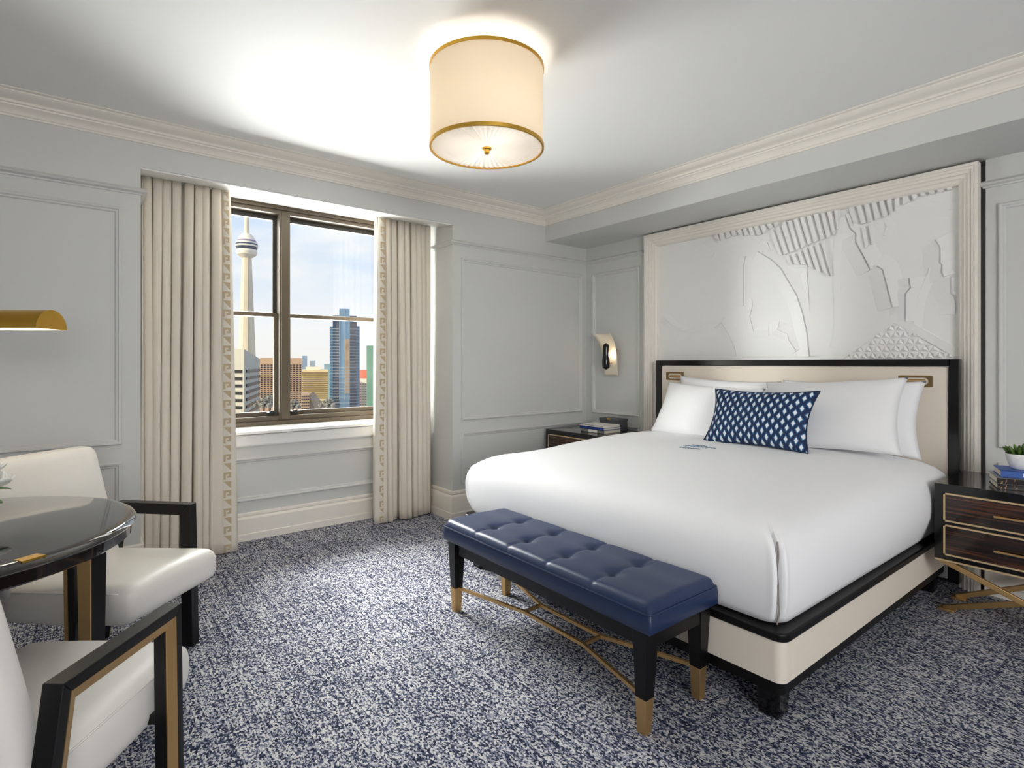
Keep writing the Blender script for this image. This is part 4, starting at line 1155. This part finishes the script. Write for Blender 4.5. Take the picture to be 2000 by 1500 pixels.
# communications tower
c, a, wd, hh = site(472, 492, 480, 520)
s = 520/F*math.cos(math.atan((482-CX)/F))
ct = thing('observation_tower', 'tall concrete observation tower with round pod seen through the left pane', 'tower', c, a)
M_con = mat('tower_concrete', '#d9cfbd', .8, vary=(.05, .08))
zz = lambda v: H+(HY-v)/F*520-ZG
prof = [(0, 0), (24*s, 0), (17.0*s, zz(720)), (14.3*s, zz(640)), (11*s, zz(560)), (9.2*s, zz(503)), (0, zz(503))]
bm = NB(); lathe(bm, [p for p in prof], seg=6)
for k in range(3):      # three buttress fins
    an = 2*math.pi*k/3+.5; d = Vector((math.cos(an), math.sin(an), 0)); sdv = Vector((-d.y, d.x, 0))*2.2*s
    lo_p = [d*2-sdv, d*27*s-sdv, d*27*s+sdv, d*2+sdv]; hi_p = [d*2-sdv, d*9.8*s-sdv, d*9.8*s+sdv, d*2+sdv]
    hexa(bm, [p for p in lo_p], [p+UP*zz(505) for p in hi_p])
obj('shaft', bm, M_con, ct, world=False, ang=20)
rings_ = [('pod_ring', M_wb, [(8, 505), (13, 502), (19, 498), (21, 492), (20, 487), (9, 487)]), ('pod_windows', G_mid, [(9, 488), (20.5, 488), (22, 482), (9, 482)]), ('pod_ring', M_wb, [(9, 482.5), (22.3, 482.5), (22.3, 479.5), (9, 479.5)]),
          ('pod_windows', G_mid, [(9, 480), (21.8, 480), (21.8, 476), (9, 476)]), ('pod_ring', M_wb, [(9, 476.5), (22, 476.5), (21.5, 473.5), (9, 473.5)]), ('pod_windows', mat('plum_glass', '#8e7fa0', .3, vary=(.1, .2)), [(9, 474), (20.5, 474), (19, 470), (9, 470)]),
          ('pod_roof', M_wb, [(0, 471), (19, 471), (15, 464), (10, 458), (0, 457)])]
for nm, m, pr in rings_: obj(nm, lathe(NB(), [(r*s, zz(v)) for r, v in pr], seg=32), m, ct, world=False, ang=25)
obj('mast', lathe(NB(), [(0, zz(460)), (5.5*s, zz(460)), (4.6*s, zz(400)), (3.5*s, zz(360)), (0, zz(360))], seg=12), M_con, ct, world=False)
# grey slab with sloping top and dark window bands
M_slab = mat('grey_slab', '#b4b3ad', .8, vary=(.1, .06))
Dg = 150.0; pc = ray(477, HY)*Dg; pl = ray(445, HY)*(Dg*1.01); prr = ray(507.5, HY)*(Dg*1.22)
gb = thing('slab_building', 'grey office slab with black window bands and sloping top below the tower', 'building', (pc.x, pc.y, ZG), 0, 'buildings outside the window')
zt_of = lambda v, D: H+(HY-v)/F*D
A_, B_, C_ = pl, pc, prr; D_ = pl+(prr-pc)
hexa_lo = [Vector((p.x, p.y, ZG)) for p in (A_, B_, C_, D_)]
hexa_hi = [Vector((p.x, p.y, z)) for p, z in ((A_, zt_of(680, Dg*1.01)), (B_, zt_of(682, Dg)), (C_, zt_of(701, Dg*1.22)), (D_, zt_of(695, Dg*1.2)))]
obj('walls', hexa(NB(), hexa_lo, hexa_hi), M_slab, gb, sm=False)
for k in range(8):
    vA = 725.5+14.2*k; h_ = 2.1
    zA = zt_of(vA, Dg)
    for (p, q, f0, f1) in ((A_, B_, .08, .88), (B_, C_, .10, .97)):
        p0 = p.lerp(q, f0); p1 = p.lerp(q, f1); p0 = Vector((p0.x, p0.y, zA)); p1 = Vector((p1.x, p1.y, zA)); 
        obj('window_band', bar(NB(), p0, p1, .5, .78), G_dark, gb, sm=False)
# tan grid tower behind the mullion, and its stepped wing
t, wd, hh = block('grid_tower', 'tan precast tower with a grid of small dark windows behind the mullion', 508, 590, 699, 260, 30, M_tan)
windows(t, wd, hh, 13, 19, 260/F*14, 260/F*4.1, .46, .5, G_dark)
t, wd, hh = block('stepped_building', 'lower tan building stepping down beside the grid tower', 588, 604, 770, 230, 20, M_tan); windows(t, wd, hh, 4, 9, 230/F*4, 230/F*6, .5, .5, G_dark)
t, wd, hh = block('stepped_building', 'lowest tan block at the foot of the grid tower', 604, 616, 781, 205, 12, M_tan); windows(t, wd, hh, 3, 7, 226/F*4, 226/F*6, .5, .5, G_dark)
t, wd, hh = block('cream_building', 'cream building with thin balcony bands left of the blue glass tower', 589, 641, 722, 420, 40, M_cream)
for k in range(13): obj('balcony_band', B(-wd/2+.1, wd/2-.1, -.8, .1, hh-420/F*(5+4.1*k)-.55, hh-420/F*(5+4.1*k)+.1), mat('shaded_balcony', '#a08457', .8, vary=(.2, .1)), t, world=False, sm=False)
obj('roof_plant', B(-wd*.35, wd*.2, 3, 20, hh, hh+2.2), M_wb, t, world=False, sm=False)
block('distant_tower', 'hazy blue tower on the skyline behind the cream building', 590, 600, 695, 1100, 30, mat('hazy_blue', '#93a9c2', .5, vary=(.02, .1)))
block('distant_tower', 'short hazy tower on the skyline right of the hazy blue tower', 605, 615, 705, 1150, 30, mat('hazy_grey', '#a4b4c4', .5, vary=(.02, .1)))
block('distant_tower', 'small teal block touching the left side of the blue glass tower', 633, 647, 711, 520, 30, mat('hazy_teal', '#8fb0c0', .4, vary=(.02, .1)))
# blue glass tower in tiers
Dt = 330.0; c, a, wd, hh = site(644, 703, 602, Dt); k_ = wd/59
gt = thing('glass_tower', 'tall blue glass office tower with stepped top seen through the right pane', 'building', c, a, 'buildings outside the window')
zv = lambda v: H+(HY-v)/F*Dt-ZG
def gx(u): return (u-673.5)*k_
for nm, u0, u1, v, y0, m in (('side_wing', 644, 652, 637, 4.5, G_blue), ('side_wing', 695, 703, 635.5, 4.5, G_blue), ('dark_bay', 650, 664, 616, 2.2, G_mid), ('dark_bay', 682, 697, 616, 2.2, G_mid), ('core', 663, 683, 603, 0, G_blue)):
    o = obj(nm, B(gx(u0), gx(u1), y0, 20, 0, zv(v)), m, gt, world=False, sm=False)
for k in range(27):
    v = 642+5.8*k; t_ = .22
    bm = NB(); box(bm, gx(644)-.1, gx(652), 4.3, 4.6, zv(v)-t_, zv(v)+t_); box(bm, gx(650)-.1, gx(664), 2.0, 2.3, zv(v)-t_, zv(v)+t_)
    box(bm, gx(682), gx(697)+.1, 2.0, 2.3, zv(v)-t_, zv(v)+t_); box(bm, gx(696), gx(703)+.1, 4.3, 4.6, zv(v)-t_, zv(v)+t_)
    if k > 12: box(bm, gx(663), gx(683), -.2, .1, zv(v)-t_, zv(v)+t_)
    obj('floor_line', bm, M_line, gt, world=False, sm=False)
for u in (663, 672.5, 682.5): obj('mullion', B(gx(u)-.15, gx(u)+.15, -.25, .1, zv(780), zv(604)), M_line, gt, world=False, sm=False)
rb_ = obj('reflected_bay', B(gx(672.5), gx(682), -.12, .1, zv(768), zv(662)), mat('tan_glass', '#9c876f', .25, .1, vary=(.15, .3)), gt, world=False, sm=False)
# right edge
t, wd, hh = block('low_building', 'white low building at the right edge of the window view', 703, 728, 741, 480, 30, M_wb); windows(t, wd, hh, 6, 9, 480/F*9, 480/F*5, .6, .55, mat('tan_window', '#a98f74', .5, vary=(.2, .2)))
block('red_building', 'salmon red block peeking beside the right curtain', 702, 717, 723, 620, 30, mat('salmon_red', '#df7a63', .8, vary=(.05, .05)))
block('green_tower', 'green glass tower cut off by the right curtain', 716, 735, 675, 400, 30, mat('green_glass', '#6f9a8a', .3, .1, vary=(.05, .2)))
# slanted low roofs in front
c0 = ray(622, HY)*190
rt_ = thing('slanted_building', 'low brown building with a slanted roof near the window bottom', 'building', (c0.x, c0.y, ZG), 0, 'buildings outside the window')
p0 = ray(606, 766)*190+UP*H; p1 = ray(626, 803)*185+UP*H
bm = NB()
pts_ = [ray(604, 772)*190, ray(612, 764)*196, ray(640, 800)*196, ray(622, 815)*186]
hexa(bm, [Vector((p.x, p.y, ZG)) for p in pts_], [Vector((p.x, p.y, p.z+H)) for p in pts_])
obj('walls', bm, mat('brown_stone', '#a08d78', .8, vary=(.15, .2)), rt_, sm=False)
# leafless, frosted tree tops
tuft = NB()
rnd = random.Random(21)
for k in range(90):
    d = Vector((rnd.gauss(0, 1), rnd.gauss(0, 1), abs(rnd.gauss(0, .8)))).normalized()*rnd.uniform(.5, 1)
    bar(tuft, d*.15, d+Vector((rnd.uniform(-.2, .2), rnd.uniform(-.2, .2), .1)), .06, .06)
    rbox(tuft, d, (.14, .14, .10), .09, 1)
tm = bpy.data.meshes.new('crown'); tuft.to_mesh(tm); tuft.free(); tm.materials.append(mat('frosted_twigs', '#8f8d86', .9, vary=(.9, .45)))
for (u, v, D, r, lab) in ((515, 795, 120, 2.0, 'frosted tree top beside the grey slab, left of its neighbour'), (527, 792, 124, 2.2, 'frosted tree top low in the left pane, right of its neighbour'), (572, 797, 120, 1.8, 'frosted tree top just right of the mullion'), (640, 795, 130, 2.0, 'frosted tree top at the foot of the blue glass tower')):
    p = ray(u, v)*D
    t = thing('tree', lab, 'tree', (p.x, p.y, ZG), 0, 'tree tops outside the window')
    o = bpy.data.objects.new('crown', tm); link(o); o.parent = t; o.location = (0, 0, p.z+H-ZG); o.scale = (r, r, r)
    obj('trunk', tube(NB(), [(0, 0, 0), (0, 0, p.z+H-ZG+.2)], .25, 8), mat('bark', '#5b5148', .9, vary=(1, .2)), t, world=False)
